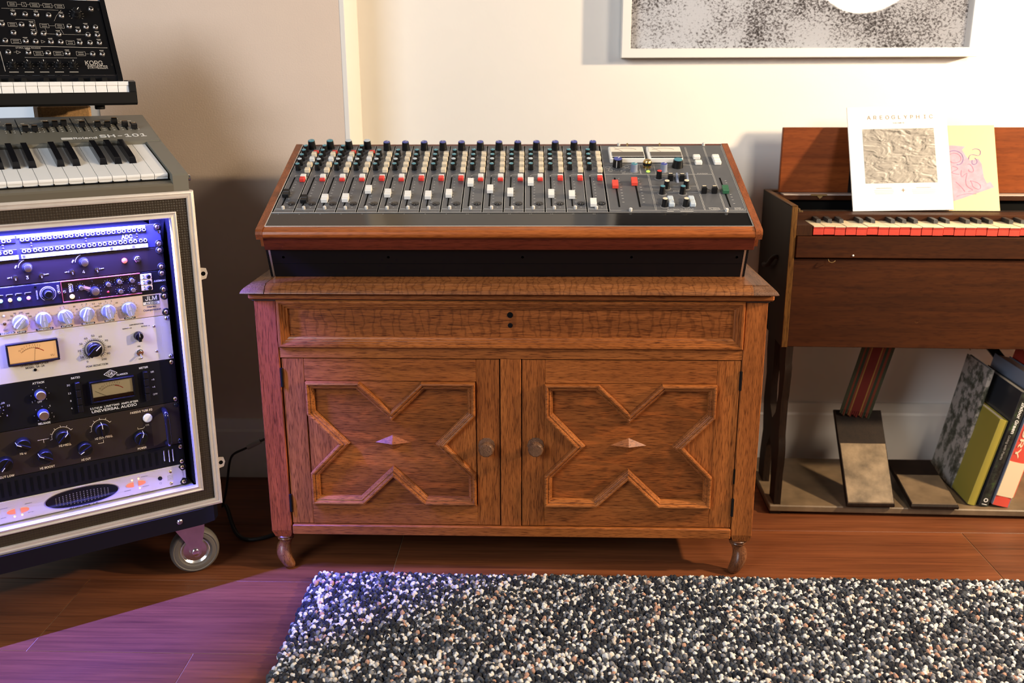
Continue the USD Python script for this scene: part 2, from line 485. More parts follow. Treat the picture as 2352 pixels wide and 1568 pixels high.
dark_panel = plain('brown_black_panel', (0.016, 0.009, 0.007), 0.5, spec=0.2)
eq_panel = plain('brown_grey_panel', (0.026, 0.017, 0.012), 0.55, spec=0.2, bump=0.1, bscale=700.0)
violet_panel = plain('violet_black_panel', (0.016, 0.013, 0.030), 0.4, spec=0.25)
blue_panel = plain('patchbay_panel', (0.035, 0.035, 0.075), 0.4, spec=0.3)
knob_grey = plain('grey_knob', (0.33, 0.35, 0.42), 0.32)
wine = plain('wine_red_frame', (0.35, 0.07, 0.05), 0.4)
rubber = plain('grey_rubber', (0.12, 0.105, 0.09), 0.6)
dolly_paint = plain('dark_blue_painted_board', (0.007, 0.007, 0.013), 0.3, spec=0.3)
synth_grey = plain('olive_grey_case', (0.155, 0.145, 0.115), 0.42, bump=0.06, bscale=900.0)
synth_grey_d = plain('olive_grey_case_front', (0.115, 0.10, 0.072), 0.42)
cork = plain('cork', (0.46, 0.27, 0.12), 0.85, vary=0.25, vscale=260.0, bump=0.4, bscale=300.0)
strap_red = None
paper = plain('white_paper', (0.76, 0.75, 0.73), 0.6)
cream_paper = plain('cream_paper', (0.70, 0.53, 0.28), 0.6)
leather = plain('worn_leather', (0.20, 0.145, 0.09), 0.33, vary=0.45, vscale=26.0, bump=0.3, bscale=60.0)
dusty = plain('dusty_brown_boards', (0.14, 0.095, 0.055), 0.5, vary=0.3, vscale=18.0)
mauve = plain('mauve_print', (0.36, 0.27, 0.36), 0.6, vary=0.15, vscale=60.0)
pink_line = plain('pink_print', (0.62, 0.17, 0.26), 0.6)
purple_line = plain('purple_print', (0.22, 0.13, 0.30), 0.6)
ink_brown = plain('brown_ink', (0.22, 0.13, 0.06), 0.6)
olive_cloth = plain('olive_book_cloth', (0.30, 0.25, 0.035), 0.6, bump=0.1, bscale=900.0)
page_block = plain('book_pages', (0.66, 0.56, 0.42), 0.8)
book_black = plain('black_dust_jacket', (0.022, 0.024, 0.030), 0.25)
book_red = plain('red_dust_jacket', (0.62, 0.075, 0.050), 0.4)
book_cream = plain('cream_dust_jacket', (0.72, 0.60, 0.40), 0.45)
book_blue = plain('grey_blue_dust_jacket', (0.19, 0.21, 0.27), 0.4)
cable_black = plain('black_cable', (0.012, 0.012, 0.012), 0.5)
cable_grey = plain('grey_plug', (0.30, 0.30, 0.28), 0.5)
glass_look = '/World/Looks/picture_glass'
usdkit.material(stage, glass_look, {'t': ('transparent_bsdf', {}), 'g': ('glossy_bsdf', dict(roughness=0.02, color=(1, 1, 1))), 'f': ('fresnel', dict(IOR=1.35)), 'm': ('mix_closure', {})},
                [('f.fac', 'm.fac'), ('t.BSDF', 'm.closure1'), ('g.BSDF', 'm.closure2')], surface='m.closure')
meter_glass = '/World/Looks/meter_glass'
usdkit.material(stage, meter_glass, {'t': ('transparent_bsdf', dict(color=(0.97, 0.97, 0.97))), 'g': ('glossy_bsdf', dict(roughness=0.04, color=(1, 1, 1))), 'f': ('fresnel', dict(IOR=1.4)), 'm': ('mix_closure', {})},
                [('f.fac', 'm.fac'), ('t.BSDF', 'm.closure1'), ('g.BSDF', 'm.closure2')], surface='m.closure')


def textured(name, nodes, links, rough=0.6, spec=0.3):
    nodes = {'tc': ('texture_coordinate', {}), 'p': ('principled_bsdf', dict(roughness=rough, specular_ior_level=spec)), **nodes}
    path = '/World/Looks/' + name
    usdkit.material(stage, path, nodes, links, surface='p.BSDF')
    return path


# the embossed black panels of the flight case: a honeycomb of small dimples
hexgrid = textured('embossed_black_panel', {
    'm': ('mapping', dict(scale=(210.0, 210.0, 210.0))), 'v': ('voronoi_texture', dict(scale=1.0, randomness=0.12)),
    'r': ('rgb_ramp', dict(ramp=[(0.15, (0.004, 0.003, 0.003)), (0.5, (0.036, 0.026, 0.017))])), 'b': ('bump', dict(strength=0.7, distance=0.002))},
    [('tc.object', 'm.vector'), ('m.vector', 'v.vector'), ('v.distance', 'r.fac'), ('r.color', 'p.base_color'), ('v.distance', 'b.height'), ('b.normal', 'p.normal')], rough=0.4)
# the framed photograph: a pale stony slope with dark speckled scrub
speckle = textured('stony_slope_print', {
    'm': ('mapping', dict(scale=(1.0, 1.0, 1.25), rotation=(0.0, 0.35, 0.0))), 'a': ('noise_texture', dict(scale=150.0, detail=6.0, roughness=0.72, distortion=0.5)),
    'w': ('noise_texture', dict(scale=6.5, detail=4.0, roughness=0.6)), 'k': ('math', dict(math_type='multiply_add', value2=0.55, value3=-0.275)), 's': ('math', dict(math_type='add')),
    'r': ('rgb_ramp', dict(ramp=[(0.36, (0.045, 0.035, 0.03)), (0.44, (0.28, 0.24, 0.22)), (0.51, (0.80, 0.76, 0.73))]))},
    [('tc.object', 'm.vector'), ('m.vector', 'a.vector'), ('tc.object', 'w.vector'), ('w.fac', 'k.value1'), ('a.fac', 's.value1'), ('k.value', 's.value2'), ('s.value', 'r.fac'), ('r.color', 'p.base_color')], rough=0.5)
# the magazine cover picture: grey ridges of an eroded plain
ridges = textured('eroded_ridges_print', {
    'm': ('mapping', dict(scale=(26.0, 44.0, 26.0), rotation=(0.0, 0.0, 0.6))), 'n': ('noise_texture', dict(scale=1.0, detail=7.0, roughness=0.6, distortion=0.9)),
    'o': ('noise_texture', dict(scale=1.0, detail=7.0, roughness=0.6, distortion=0.9)), 'mo': ('mapping', dict(scale=(26.0, 44.0, 26.0), rotation=(0.0, 0.0, 0.6), location=(0.05, 0.10, 0.0))),
    'd': ('math', dict(math_type='subtract')), 'k': ('math', dict(math_type='multiply_add', value2=3.2, value3=0.5)),
    'r': ('rgb_ramp', dict(ramp=[(0.05, (0.05, 0.045, 0.04)), (0.40, (0.27, 0.25, 0.225)), (0.62, (0.36, 0.335, 0.30)), (0.95, (0.66, 0.62, 0.56))]))},
    [('tc.object', 'm.vector'), ('m.vector', 'n.vector'), ('tc.object', 'mo.vector'), ('mo.vector', 'o.vector'), ('n.fac', 'd.value1'), ('o.fac', 'd.value2'), ('d.value', 'k.value1'), ('k.value', 'r.fac'), ('r.color', 'p.base_color')], rough=0.5)
# book jackets with dim photographs
garden = textured('garden_jacket_print', {
    'a': ('noise_texture', dict(scale=42.0, detail=5.0, roughness=0.7)), 'h': ('noise_texture', dict(scale=14.0, detail=2.0)),
    'r': ('rgb_ramp', dict(ramp=[(0.40, (0.012, 0.012, 0.012)), (0.56, (0.030, 0.034, 0.028)), (0.66, (0.05, 0.09, 0.03)), (0.74, (0.45, 0.45, 0.47))]))},
    [('tc.object', 'a.vector'), ('a.fac', 'r.fac'), ('r.color', 'p.base_color')], rough=0.3)
villa = textured('pale_jacket_print', {
    'a': ('noise_texture', dict(scale=30.0, detail=5.0, roughness=0.65)),
    'r': ('rgb_ramp', dict(ramp=[(0.38, (0.03, 0.035, 0.022)), (0.47, (0.12, 0.12, 0.10)), (0.55, (0.34, 0.31, 0.28))]))},
    [('tc.object', 'a.vector'), ('a.fac', 'r.fac'), ('r.color', 'p.base_color')], rough=0.35)
# woven strap in red, green and ochre stripes along its length
strap_look = textured('striped_webbing', {
    's': ('separate_xyz', {}), 'k': ('math', dict(math_type='multiply_add', value2=1.0 / 0.078, value3=0.5)),
    'r': ('rgb_ramp', dict(interpolate=False, ramp=[(0.0, (0.035, 0.040, 0.022)), (0.10, (0.13, 0.030, 0.016)), (0.16, (0.025, 0.035, 0.020)), (0.24, (0.14, 0.035, 0.018)), (0.30, (0.24, 0.14, 0.035)), (0.335, (0.11, 0.014, 0.010)),
                                     (0.62, (0.24, 0.14, 0.035)), (0.655, (0.14, 0.035, 0.018)), (0.74, (0.025, 0.035, 0.020)), (0.82, (0.13, 0.030, 0.016)), (0.90, (0.035, 0.040, 0.022))])),
    'w': ('wave_texture', dict(wave_type='bands', bands_direction='y', scale=160.0)), 'b': ('bump', dict(strength=0.4, distance=0.0008))},
    [('tc.object', 's.vector'), ('s.x', 'k.value1'), ('k.value', 'r.fac'), ('r.color', 'p.base_color'), ('tc.object', 'w.vector'), ('w.fac', 'b.height'), ('b.normal', 'p.normal')], rough=0.85)
# ------------------------------------------------------------------ the room
WY, CY, CX = 0.66, 0.500, -0.4586          # back wall, front of the projecting wall, the corner between them
XL, XR, YF, ZC = -2.35, 2.9, -2.6, 2.75


def struct(name, label, cat, mesh=None, look=None, **k):
    p = put('/World', name, mesh, look, **k) if mesh is not None else thing(name)
    return tag(stage.GetPrimAtPath(p), label, cat, kind='structure').GetPath().pathString


fl = struct('floor', 'dark brown wood laminate floor of wide planks with pale seams', 'floor')
put(fl, 'underlay', box(XL, XR, YF, WY, -0.02, -0.0012), seam)
rng = random.Random(5)
rows = [0.727 - 0.2575 * k for k in range(14)]
joint = {2: -0.3139, 3: -0.9487}
for i in range(13):
    y1, y0 = min(rows[i], WY), max(rows[i + 1], YF)
    if y0 >= y1:
        continue
    x = joint.get(i, rng.uniform(-1, 1)) - 1.29 * 3
    while x < XR:
        a, b = max(x, XL), min(x + 1.29, XR)
        if b - a > 0.01:
            put(fl, 'plank', box(a + 0.0007, b - 0.0007, y0 + 0.0006, y1 - 0.0006, -0.012, 0.0, 0.0006), plank_looks[rng.randrange(3)])
        x += 1.29
struct('wall_back', 'cream painted back wall above the piano and console, warmly lit', 'wall', box(CX, XR, WY, WY + 0.1, 0, ZC), wall_cream)
wl = struct('wall_left', 'beige wall section on the left that stands forward of the cream wall', 'wall')
put(wl, 'front_face', box(-1.0600, CX - 0.012, CY, WY + 0.1, 0, ZC), wall_beige)
put(wl, 'corner_strip', box(CX - 0.012, CX, CY - 0.0005, WY + 0.1, 0, ZC, 0.001), wall_cream, label='cream corner strip where the wall steps back')
put(wl, 'lower_wall', box(XL, -1.0600, CY, WY + 0.1, 0, 0.70), wall_beige)
put(wl, 'upper_wall', box(XL, -1.0600, CY, WY + 0.1, 2.1, ZC), wall_beige)
wn = struct('window_1', 'pale blue frosted window behind the two synthesizers', 'window')
put(wn, 'pane', box(XL, -1.0835, CY + 0.05, CY + 0.056, 0.72, 2.08), window_pane)
for a, b, c, d in ((-1.0875, -1.0600, 0.70, 2.1), (XL, -1.0875, 0.70, 0.728), (XL, -1.0875, 2.072, 2.1)):
    put(wn, 'window_frame', box(a, b, CY + 0.002, CY + 0.075, c, d, 0.003), white_trim)
sk = [(WY - 0.015, 0.0), (WY - 0.015, 0.128), (WY - 0.011, 0.134), (WY - 0.011, 0.148), (WY - 0.007, 0.160), (WY, 0.160), (WY, 0.0)]
struct('baseboard_back', 'tall white moulded skirting board behind the piano', 'baseboard', prism_x(sk, CX, XR), white_trim)
struct('baseboard_left', 'white skirting board along the beige wall section', 'baseboard', prism_x([(a - WY + CY, b) for a, b in sk], XL, CX), white_trim)

# ------------------------------------------------------------------ the oak cabinet (front of its posts at y = 0)
cab = thing('oak_cabinet', 'old oak sideboard cabinet with moulded cross panels on its two doors, under the mixing console', 'cabinet')
X0, X1, DEP = -0.567, 0.4428, 0.40


def slab(x0, x1, y0, y1, prof, left, right):
    """A board with a moulded front edge (and end edges where asked): prof = (inset, z) from the bottom up."""
    v, f = [], []
    for d, z in prof:
        a, b, c = x0 + (d if left else 0), x1 - (d if right else 0), y0 + d
        v.append([(a, c, z), (b, c, z), (b, y1, z), (a, y1, z)])
    v = np.array(v)
    out = []
    for i in range(len(v) - 1):
        for j in range(4):
            k = (j + 1) % 4
            n = len(out)
            out += [v[i][j], v[i][k], v[i + 1][k], v[i + 1][j]]
            f += [(n, n + 1, n + 2), (n, n + 2, n + 3)]
    n = len(out)
    out += list(v[0]) + list(v[-1])
    f += [(n, n + 2, n + 1), (n, n + 3, n + 2), (n + 4, n + 5, n + 6), (n + 4, n + 6, n + 7)]
    return trimesh.Trimesh(np.array(out), np.array(f), process=False)


tp = [(0.003, 0.6135), (0.0, 0.6155), (0.0005, 0.6175), (0.003, 0.6215), (0.007, 0.6255), (0.012, 0.6285), (0.0165, 0.6298), (0.0172, 0.6299), (0.0172, 0.6322), (0.0175, 0.6325)]
TZ = 0.6325
put(cab, 'top', slab(-0.5365, 0.4070, -0.0285, 0.415, tp, False, False), oak_top, smooth=25)
put(cab, 'end_cap', slab(-0.5848, -0.5378, -0.0285, 0.415, tp, True, False), oak_end, smooth=25)
put(cab, 'end_cap', slab(0.4072, 0.4556, -0.0285, 0.415, tp, False, True), oak_end, smooth=25)
put(cab, 'top_moulding', box(-0.5745, 0.4515, -0.0125, 0.408, 0.6000, 0.6122, 0.003), oak_x)
put(cab, 'top_moulding', box(-0.5690, 0.4450, -0.004, 0.405, 0.596, 0.6135), oak_dark)
# corner posts with chamfered foot, and the turned feet
for x0, x1 in ((X0, -0.5238), (0.3996, X1)):
    for y0 in (0.0, DEP - 0.044):
        m = box(x0, x1, y0, y0 + 0.044, 0.094, 0.599, 0.0015)
        foot = hull([(x, y, z) for x, y, z in ((x0, y0, .095), (x1, y0, .095), (x0, y0 + .044, .095), (x1, y0 + .044, .095), (x0 + .006, y0 + .004, .080), (x1 - .004, y0 + .004, .080), (x0 + .006, y0 + .040, .080), (x1 - .004, y0 + .040, .080))])
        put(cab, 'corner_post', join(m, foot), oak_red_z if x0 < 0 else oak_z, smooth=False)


def twist_foot(cx, cy, hand):
    v, f, n, rows_ = [], [], 28, 40
    ang = np.arange(n) * 2 * np.pi / n
    for i in range(rows_ + 1):
        s = i / rows_
        z = 0.0805 - 0.0805 * s
        if s < 0.10:
            R, off = 0.0155 + 0.0045 * math.sin(math.pi * min(1, s / 0.10)), 0.0
        elif s < 0.17:
            R, off = 0.0155 + 0.002 * math.sin(math.pi * (s - 0.10) / 0.07), 0.0
        else:
            u = (s - 0.17) / 0.83
            R = 0.0125 + 0.0030 * math.sin(math.pi * min(1, u * 1.05)) - 0.003 * max(0, u - 0.88) / 0.12
            off = 0.0062 * min(1, u * 5) * (1 if u < 0.9 else 1)
        ph = hand * (2.3 - s * 5.2) + (0 if hand > 0 else math.pi)
        v += [(cx + off * math.cos(ph) + R * math.cos(a), cy + off * math.sin(ph) + R * math.sin(a), z) for a in ang]
    for i in range(rows_):
        for j in range(n):
            k = (j + 1) % n
            f += [(i * n + j, i * n + n + k, i * n + k), (i * n + j, i * n + n + j, i * n + n + k)]
    v += [(cx, cy, 0.0805), (v[-1][0] * 0 + np.mean([q[0] for q in v[-n:]]), np.mean([q[1] for q in v[-n:]]), 0.0)]
    for j in range(n):
        k = (j + 1) % n
        f += [(len(v) - 2, j, k), (len(v) - 1, rows_ * n + k, rows_ * n + j)]
    return trimesh.Trimesh(np.array(v), np.array(f), process=False)


for cx, hand in ((-0.5445, -1), (0.4195, 1)):
    for cy in (0.022, DEP - 0.022):
        put(cab, 'twisted_foot', twist_foot(cx, cy, hand), twist, smooth=60)
# carcass
put(cab, 'side_panel', box(X0 + 0.008, X0 + 0.024, 0.044, DEP - 0.044, 0.088, 0.598), oak_z)
put(cab, 'side_panel', box(X1 - 0.024, X1 - 0.008, 0.044, DEP - 0.044, 0.088, 0.598), oak_z)
put(cab, 'back_panel', box(X0 + 0.03, X1 - 0.03, DEP - 0.02, DEP - 0.008, 0.088, 0.598), oak_x)
put(cab, 'bottom_board', box(-0.523, 0.399, 0.03, DEP - 0.02, 0.089, 0.108), oak_dark)
put(cab, 'inner_back', box(-0.523, 0.399, 0.034, 0.05, 0.110, 0.596), oak_dark)
put(cab, 'bottom_rail', box(-0.5215, 0.3985, -0.0035, 0.030, 0.0882, 0.1102, 0.0018), oak_x)
put(cab, 'middle_rail', box(-0.5235, 0.3995, 0.0015, 0.034, 0.4768, 0.5005, 0.001), oak_x)
put(cab, 'centre_stile', box(-0.0803, -0.0383, 0.002, 0.034, 0.1105, 0.4765, 0.001), oak_z)
# the fixed apron with its stepped frame
ap = [(-0.5225, 0.5000), (0.3985, 0.5000), (0.3985, 0.5975), (-0.5225, 0.5975)]
mp = [(0, 0.004), (0, -0.004), (0.002, -0.0072), (0.006, -0.0072), (0.0076, -0.0040), (0.0096, -0.0036), (0.0112, 0.0), (0.0145, 0.0008), (0.0155, 0.004), (0.0195, 0.0055), (0.0205, 0.012)]
apron = put(cab, 'apron', box(-0.505, 0.381, 0.0105, 0.028, 0.515, 0.585), oak_fig)
for i in range(4):
    m = moulding(ap, mp)
    keep = (np.arange(len(m.faces)) // 2) % 4 == i
    put(apron, 'frame_moulding', trimesh.Trimesh(m.vertices, m.faces[keep]), oak_mould if i % 2 == 0 else oak_z, smooth=30)
put(apron, 'plug_hole', rot(lathe([(0.0058, 0), (0.0058, 0.0012), (0.0044, 0.0016)], 16), (1, 0, 0), 90), void, t=(-0.0605, 0.0105, 0.5655))
put(apron, 'screw', join(rot(lathe([(0.0048, 0), (0.0048, 0.001), (0.004, 0.0018)], 16), (1, 0, 0), 90), box(-0.0035, 0.0035, -0.0022, -0.0015, -0.0005, 0.0005)), black_metal, t=(-0.0600, 0.0105, 0.5442))

XP = [(0.0105, -0.0024, 0), ]


def cross(cx, cz, w=0.1718, h=0.1342, vx=0.0632, vd=0.0616, nz=0.0642, nd=0.0612):
    """The outline of the cross panel, counter-clockwise seen from the front."""
    return [(cx - w, cz - h), (cx - vx, cz - h), (cx, cz - h + vd), (cx + vx, cz - h), (cx + w, cz - h), (cx + w, cz - nz), (cx + w - nd, cz), (cx + w, cz + nz),
            (cx + w, cz + h), (cx + vx, cz + h), (cx, cz + h - vd), (cx - vx, cz + h), (cx - w, cz + h), (cx - w, cz + nz), (cx - w + nd, cz), (cx - w, cz - nz)]


xp = [(0, 0.006), (0, -0.0045), (0.0014, -0.0078), (0.0040, -0.0086), (0.0066, -0.0076), (0.0078, -0.0042), (0.0092, -0.0036), (0.0104, -0.0046), (0.0122, -0.0038), (0.0132, -0.0012), (0.0148, -0.0006), (0.0158, 0.0015), (0.0166, 0.0070)]
for x0, x1, si, so, hinge, knob_x, kz in ((-0.5213, -0.0822, -0.4768, -0.1288, -1, -0.1090, 0.2912), (-0.0365, 0.3982, 0.0095, 0.3526, 1, -0.0086, 0.2925)):
    d = thing('door', parent=cab)
    yf, yb = 0.003, 0.022
    z0, z1 = 0.1118, 0.4752
    zb, zt = (0.1590, 0.4282) if hinge < 0 else (0.1575, 0.4262)
    put(d, 'stile', box(x0, si, yf, yb, z0, z1, 0.0008), oak_z)
    put(d, 'stile', box(so, x1, yf, yb, z0, z1, 0.0008), oak_z)
    put(d, 'rail', box(si + 0.0002, so - 0.0002, yf, yb, zt + 0.0004, z1, 0.0008), oak_x)
    put(d, 'rail', box(si + 0.0002, so - 0.0002, yf, yb, z0, zb - 0.0004, 0.0008), oak_x)
    cx, cz = (si + so) / 2, (zb + zt) / 2
    P = cross(cx, cz)
    put(d, 'cross_panel', box(si, so, 0.0085, 0.018, zb, zt), oak_fleck)
    L_, R_, B_, T_ = si + 0.0003, so - 0.0003, zb, zt
    for tri, lk in (([P[1], P[3], P[2]], oak_x), ([P[9], P[11], P[10]], oak_x), ([P[5], P[7], P[6]], oak_z), ([P[13], P[15], P[14]], oak_z)):
        tri = np.array(tri)
        c = tri.mean(0)
        tri = c + (tri - c) * 0.995
        put(d, 'spandrel', prism_y(tri, 0.0036, 0.0165), lk)
    m = moulding(P, xp)
    put(d, 'cross_moulding', m, oak_mould, smooth=28)
    bz = cz + (0.0008 if hinge < 0 else 0.0)
    put(d, 'diamond_boss', hull([(cx - 0.0385, 0.009, bz), (cx + 0.0385, 0.009, bz), (cx, 0.009, bz + 0.0168), (cx, 0.009, bz - 0.0168), (cx, -0.004, bz)]), oak_mould, smooth=False)
    kn = rot(lathe([(0.0175, 0.0), (0.0175, 0.002), (0.010, 0.003), (0.0085, 0.010), (0.0120, 0.015), (0.0158, 0.020), (0.0162, 0.0235), (0.0150, 0.0275), (0.0128, 0.0305), (0.0118, 0.0308)], 10), (1, 0, 0), 90)
    put(d, 'knob', kn, oak_end, t=(knob_x, yf, kz), smooth=35)
    hx = x0 - 0.0008 if hinge < 0 else x1 + 0.0008
    for hz in ((0.436, 0.159) if hinge < 0 else (0.4345, 0.159)):
        put(d, 'hinge', join(rot(shift(lathe([(0.0022, -0.020), (0.0030, -0.0195), (0.0030, 0.0195), (0.0022, 0.020)], 10), 0, 0, 0), (0, 0, 1), 0)), black_metal, t=(hx, 0.0005, hz), label='small dark iron hinge')
    if hinge > 0:
        put(d, 'keyhole_gap', box(x1 - 0.001, x1 + 0.0015, 0.0, 0.01, 0.212, 0.244), void)
# ------------------------------------------------------------------ the mixing console
_cy, _ca = 0.0135, math.radians(20.0)
cU = np.array([math.cos(_cy), math.sin(_cy), 0.0])
cB = np.array([-math.sin(_cy), math.cos(_cy), 0.0])
cV = cB * math.cos(_ca) + np.array([0, 0, math.sin(_ca)])
cW = -cB * math.sin(_ca) + np.array([0, 0, math.cos(_ca)])
con = thing('mixing_console', 'vintage sixteen channel mixing console in a mahogany frame on the oak cabinet', 'mixing console', (cU, cB, I3[2], np.array([-0.064, 0.0205, TZ + 0.0004])))
TILT = np.array([[1, 0, 0], [0, math.cos(_ca), -math.sin(_ca)], [0, math.sin(_ca), math.cos(_ca)]])
LIFT = np.array([0, 0, 0.7393 - TZ - 0.0004])
TFRAME = (I3[0], TILT[:, 1], TILT[:, 2])


def cput(name, mesh, look, t=(0, 0, 0), m=None, **k):
    """A part of the console given in the tilted space of its panel."""
    return put(con, name, mesh, look, t=TILT @ np.asarray(t, float) + LIFT, m=TILT if m is None else TILT @ np.asarray(m), **k)


# body: (v, w) outline of the black base, its foot lying level on the cabinet
s20, c20 = math.sin(_ca), math.cos(_ca)
drop = 0.7393 - (TZ + 0.0004)


def lv(yb, z):
    """(v, w) of a point yb behind the origin and at height z."""
    dz = z - 0.7393
    return (yb * c20 + dz * s20, -yb * s20 + dz * c20)


zb_ = TZ + 0.0004
base_poly = [(-0.0035, -0.046), lv(0.0385, zb_), lv(0.375, zb_), (0.374, -0.046)]
cput('base', prism_x(base_poly, -0.4795, 0.4715), black_metal, smooth=False)
f0, f1 = np.array(base_poly[0]), np.array(base_poly[1])
fd = (f1 - f0) / np.linalg.norm(f1 - f0)
fn = np.array([-fd[1], fd[0]]) * (1 if -fd[1] < 0 else -1)          # out of the front


def on_front(x, s, out=0.0):
    q = f0 + fd * s * np.linalg.norm(f1 - f0) + fn * out
    return np.array([x, q[0], q[1]])


def front_bar(x0, x1, s0, s1, out, look, name, **k):
    a = [on_front(x, s, o) for x in (x0, x1) for s in (s0, s1) for o in (-0.001, out)]
    cput(name, hull(a), look, smooth=False, **k)


front_bar(-0.4745, -0.4705, 0.02, 1.0, 0.0012, silver, 'base_trim')
front_bar(0.4625, 0.4665, 0.02, 1.0, 0.0012, silver, 'base_trim')
front_bar(-0.470, 0.462, 0.06, 0.53, 0.0010, black_metal, 'base_panel')
front_bar(-0.470, 0.462, 0.545, 0.985, 0.0006, black_metal, 'base_panel')
for x in (-0.447, -0.238, 0.028, 0.243, 0.450):
    cput('screw', lathe([(0.0026, 0), (0.0026, 0.0008), (0.0016, 0.0014)], 10), steel, t=on_front(x, 0.30, 0.001), m=np.stack([[1, 0, 0], [0, fd[0], fd[1]], [0, fn[0], fn[1]]], 1))
# mahogany frame
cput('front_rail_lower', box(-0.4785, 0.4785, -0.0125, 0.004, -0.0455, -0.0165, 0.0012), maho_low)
nose = [(-0.0005, -0.0165), (-0.0145, -0.0165), (-0.0185, -0.0150), (-0.0205, -0.0110), (-0.0200, -0.0060), (-0.0170, -0.0020), (-0.0120, -0.0003), (-0.0005, 0.0)]
cput('front_rail', prism_x(nose, -0.4752, 0.4752), maho_x, smooth=30)
ck = [(-0.0195, -0.0175), (-0.0205, -0.0060), (-0.0180, -0.0010), (-0.0140, 0.0020), (0.383, 0.0020), (0.386, -0.001), (0.386, -0.046), (0.004, -0.046), (0.004, -0.0175)]
for x0, x1 in ((-0.4890, -0.4755), (0.4755, 0.4890)):
    cput('side_cheek', prism_x(ck, x0, x1), maho_y, smooth=20)
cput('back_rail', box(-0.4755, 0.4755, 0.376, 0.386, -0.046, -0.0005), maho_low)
cput('faceplate', box(-0.4755, 0.4755, 0.0, 0.380, -0.012, -0.0022), void)
cput('front_panel', box(-0.4732, 0.4732, 0.0022, 0.0555, -0.003, 0.0, 0.0004), slab_black, label='glossy black strip in front of the faders')
for a in ((-0.4755, 0.4755, -0.0005, 0.0022), (-0.4735, 0.4735, 0.0558, 0.0576), (-0.4755, -0.4732, 0.002, 0.380), (0.4732, 0.4755, 0.002, 0.380)):
    cput('silver_edging', box(*a, -0.003, 0.0012, 0.0003), silver)

k_small = PM(lathe([(0.0060, 0), (0.0060, 0.0012), (0.0056, 0.0016), (0.0052, 0.0140), (0.0046, 0.0148)], 16))
k_cap = PM(lathe([(0.0047, 0.0146), (0.0047, 0.0153), (0.0042, 0.0156)], 16))
k_big = PM(lathe([(0.0092, 0), (0.0088, 0.0010), (0.0076, 0.0175), (0.0070, 0.0185)], 20))
k_bcap = PM(lathe([(0.0071, 0.0183), (0.0071, 0.0191), (0.0064, 0.0195)], 20))
k_line = PM(box(-0.0004, 0.0004, 0.0005, 0.0042, 0.0155, 0.0158), False)
k_bline = PM(box(-0.0005, 0.0005, 0.0005, 0.0062, 0.0193, 0.0197), False)
fcap = PM(prism_x([(-0.0098, 0.002), (-0.0098, 0.0085), (-0.0085, 0.0098), (-0.0006, 0.0104), (0.0, 0.0112), (0.0006, 0.0112), (0.0088, 0.0128), (0.0100, 0.0115), (0.0100, 0.002)], -0.0062, 0.0062), 20)
btn = PM(box(-0.0056, 0.0056, -0.0062, 0.0062, 0, 0.0090, 0.0012), False)
btn_low = PM(box(-0.0056, 0.0056, -0.0060, 0.0060, 0, 0.0062, 0.0012), False)
wbtn = PM(box(-0.0056, 0.0056, -0.0055, 0.0055, 0, 0.0096, 0.0010), False)
wlow = PM(box(-0.0056, 0.0056, -0.0022, 0.0022, 0, 0.0085, 0.0008), False)
rbtn = PM(box(-0.0056, 0.0056, -0.0040, 0.0040, 0, 0.0060, 0.0010), False)
rbig = PM(box(-0.0056, 0.0056, -0.0068, 0.0068, 0, 0.0085, 0.0014), False)
bslot = PM(box(-0.0050, 0.0050, -0.0040, 0.0040, 0, 0.0012), False)
round_btn = PM(join(lathe([(0.0076, 0), (0.0072, 0.0016), (0.0050, 0.0016), (0.0046, 0.0022), (0.0030, 0.0026)], 18)))
clearcap = PM(lathe([(0.0034, 0), (0.0034, 0.0050), (0.0026, 0.0062)], 12))
slot = PM(box(-0.0013, 0.0013, 0.084, 0.2145, 0.0004, 0.0011), False)
tick_v = (0.2075, 0.1942, 0.1818, 0.1675, 0.1555, 0.1416, 0.1291, 0.1166, 0.1008)
rng = random.Random(11)
fader_v = (0.1269, 0.1021, 0.1044, 0.1067, 0.1439, 0.1275, 0.1186, 0.1185, 0.1258, 0.1764, 0.1456, 0.1312, 0.1795, 0.1250, 0.1199, 0.0857)
RED_BIG = (0, 4, 6, 7, 8, 13, 14, 15)
marks = []
plate = box(0.0006, 0.0403, 0.0585, 0.3762, -0.002, 0.0006, 0.0003)
lines = join(seg(0.0012, 0.0695, 0.0408, 0.0695, 0.0006, 0.0006), seg(0.0014, 0.0590, 0.0014, 0.376, 0.0007, 0.0006), seg(0.0396, 0.0590, 0.0396, 0.376, 0.0007, 0.0006), seg(0.014, 0.226, 0.0405, 0.226, 0.0005, 0.0006),
             [seg(0.0185, v, 0.0185 + (0.0035 if i > 1 else 0.002), v, 0.0014, 0.0006) for i, v in enumerate(tick_v)],
             [seg(0.0275, v, 0.0290, v, 0.0009, 0.0006) for v in (0.243, 0.270, 0.298, 0.322)], [arc(0.0128, v, 0.0078, -40, 220, 0.0005, 0.0006, 12) for v in (0.2525, 0.276, 0.2995, 0.323)],
             seg(0.0115, 0.2215, 0.0142, 0.2235, 0.0012, 0.0006), seg(0.0026, 0.0735, 0.0140, 0.0728, 0.0022, 0.0006), seg(0.0285, 0.0795, 0.0310, 0.0795, 0.0014, 0.0006))
plate_pm, lines_pm = PM(plate, False), PM(lines, False)
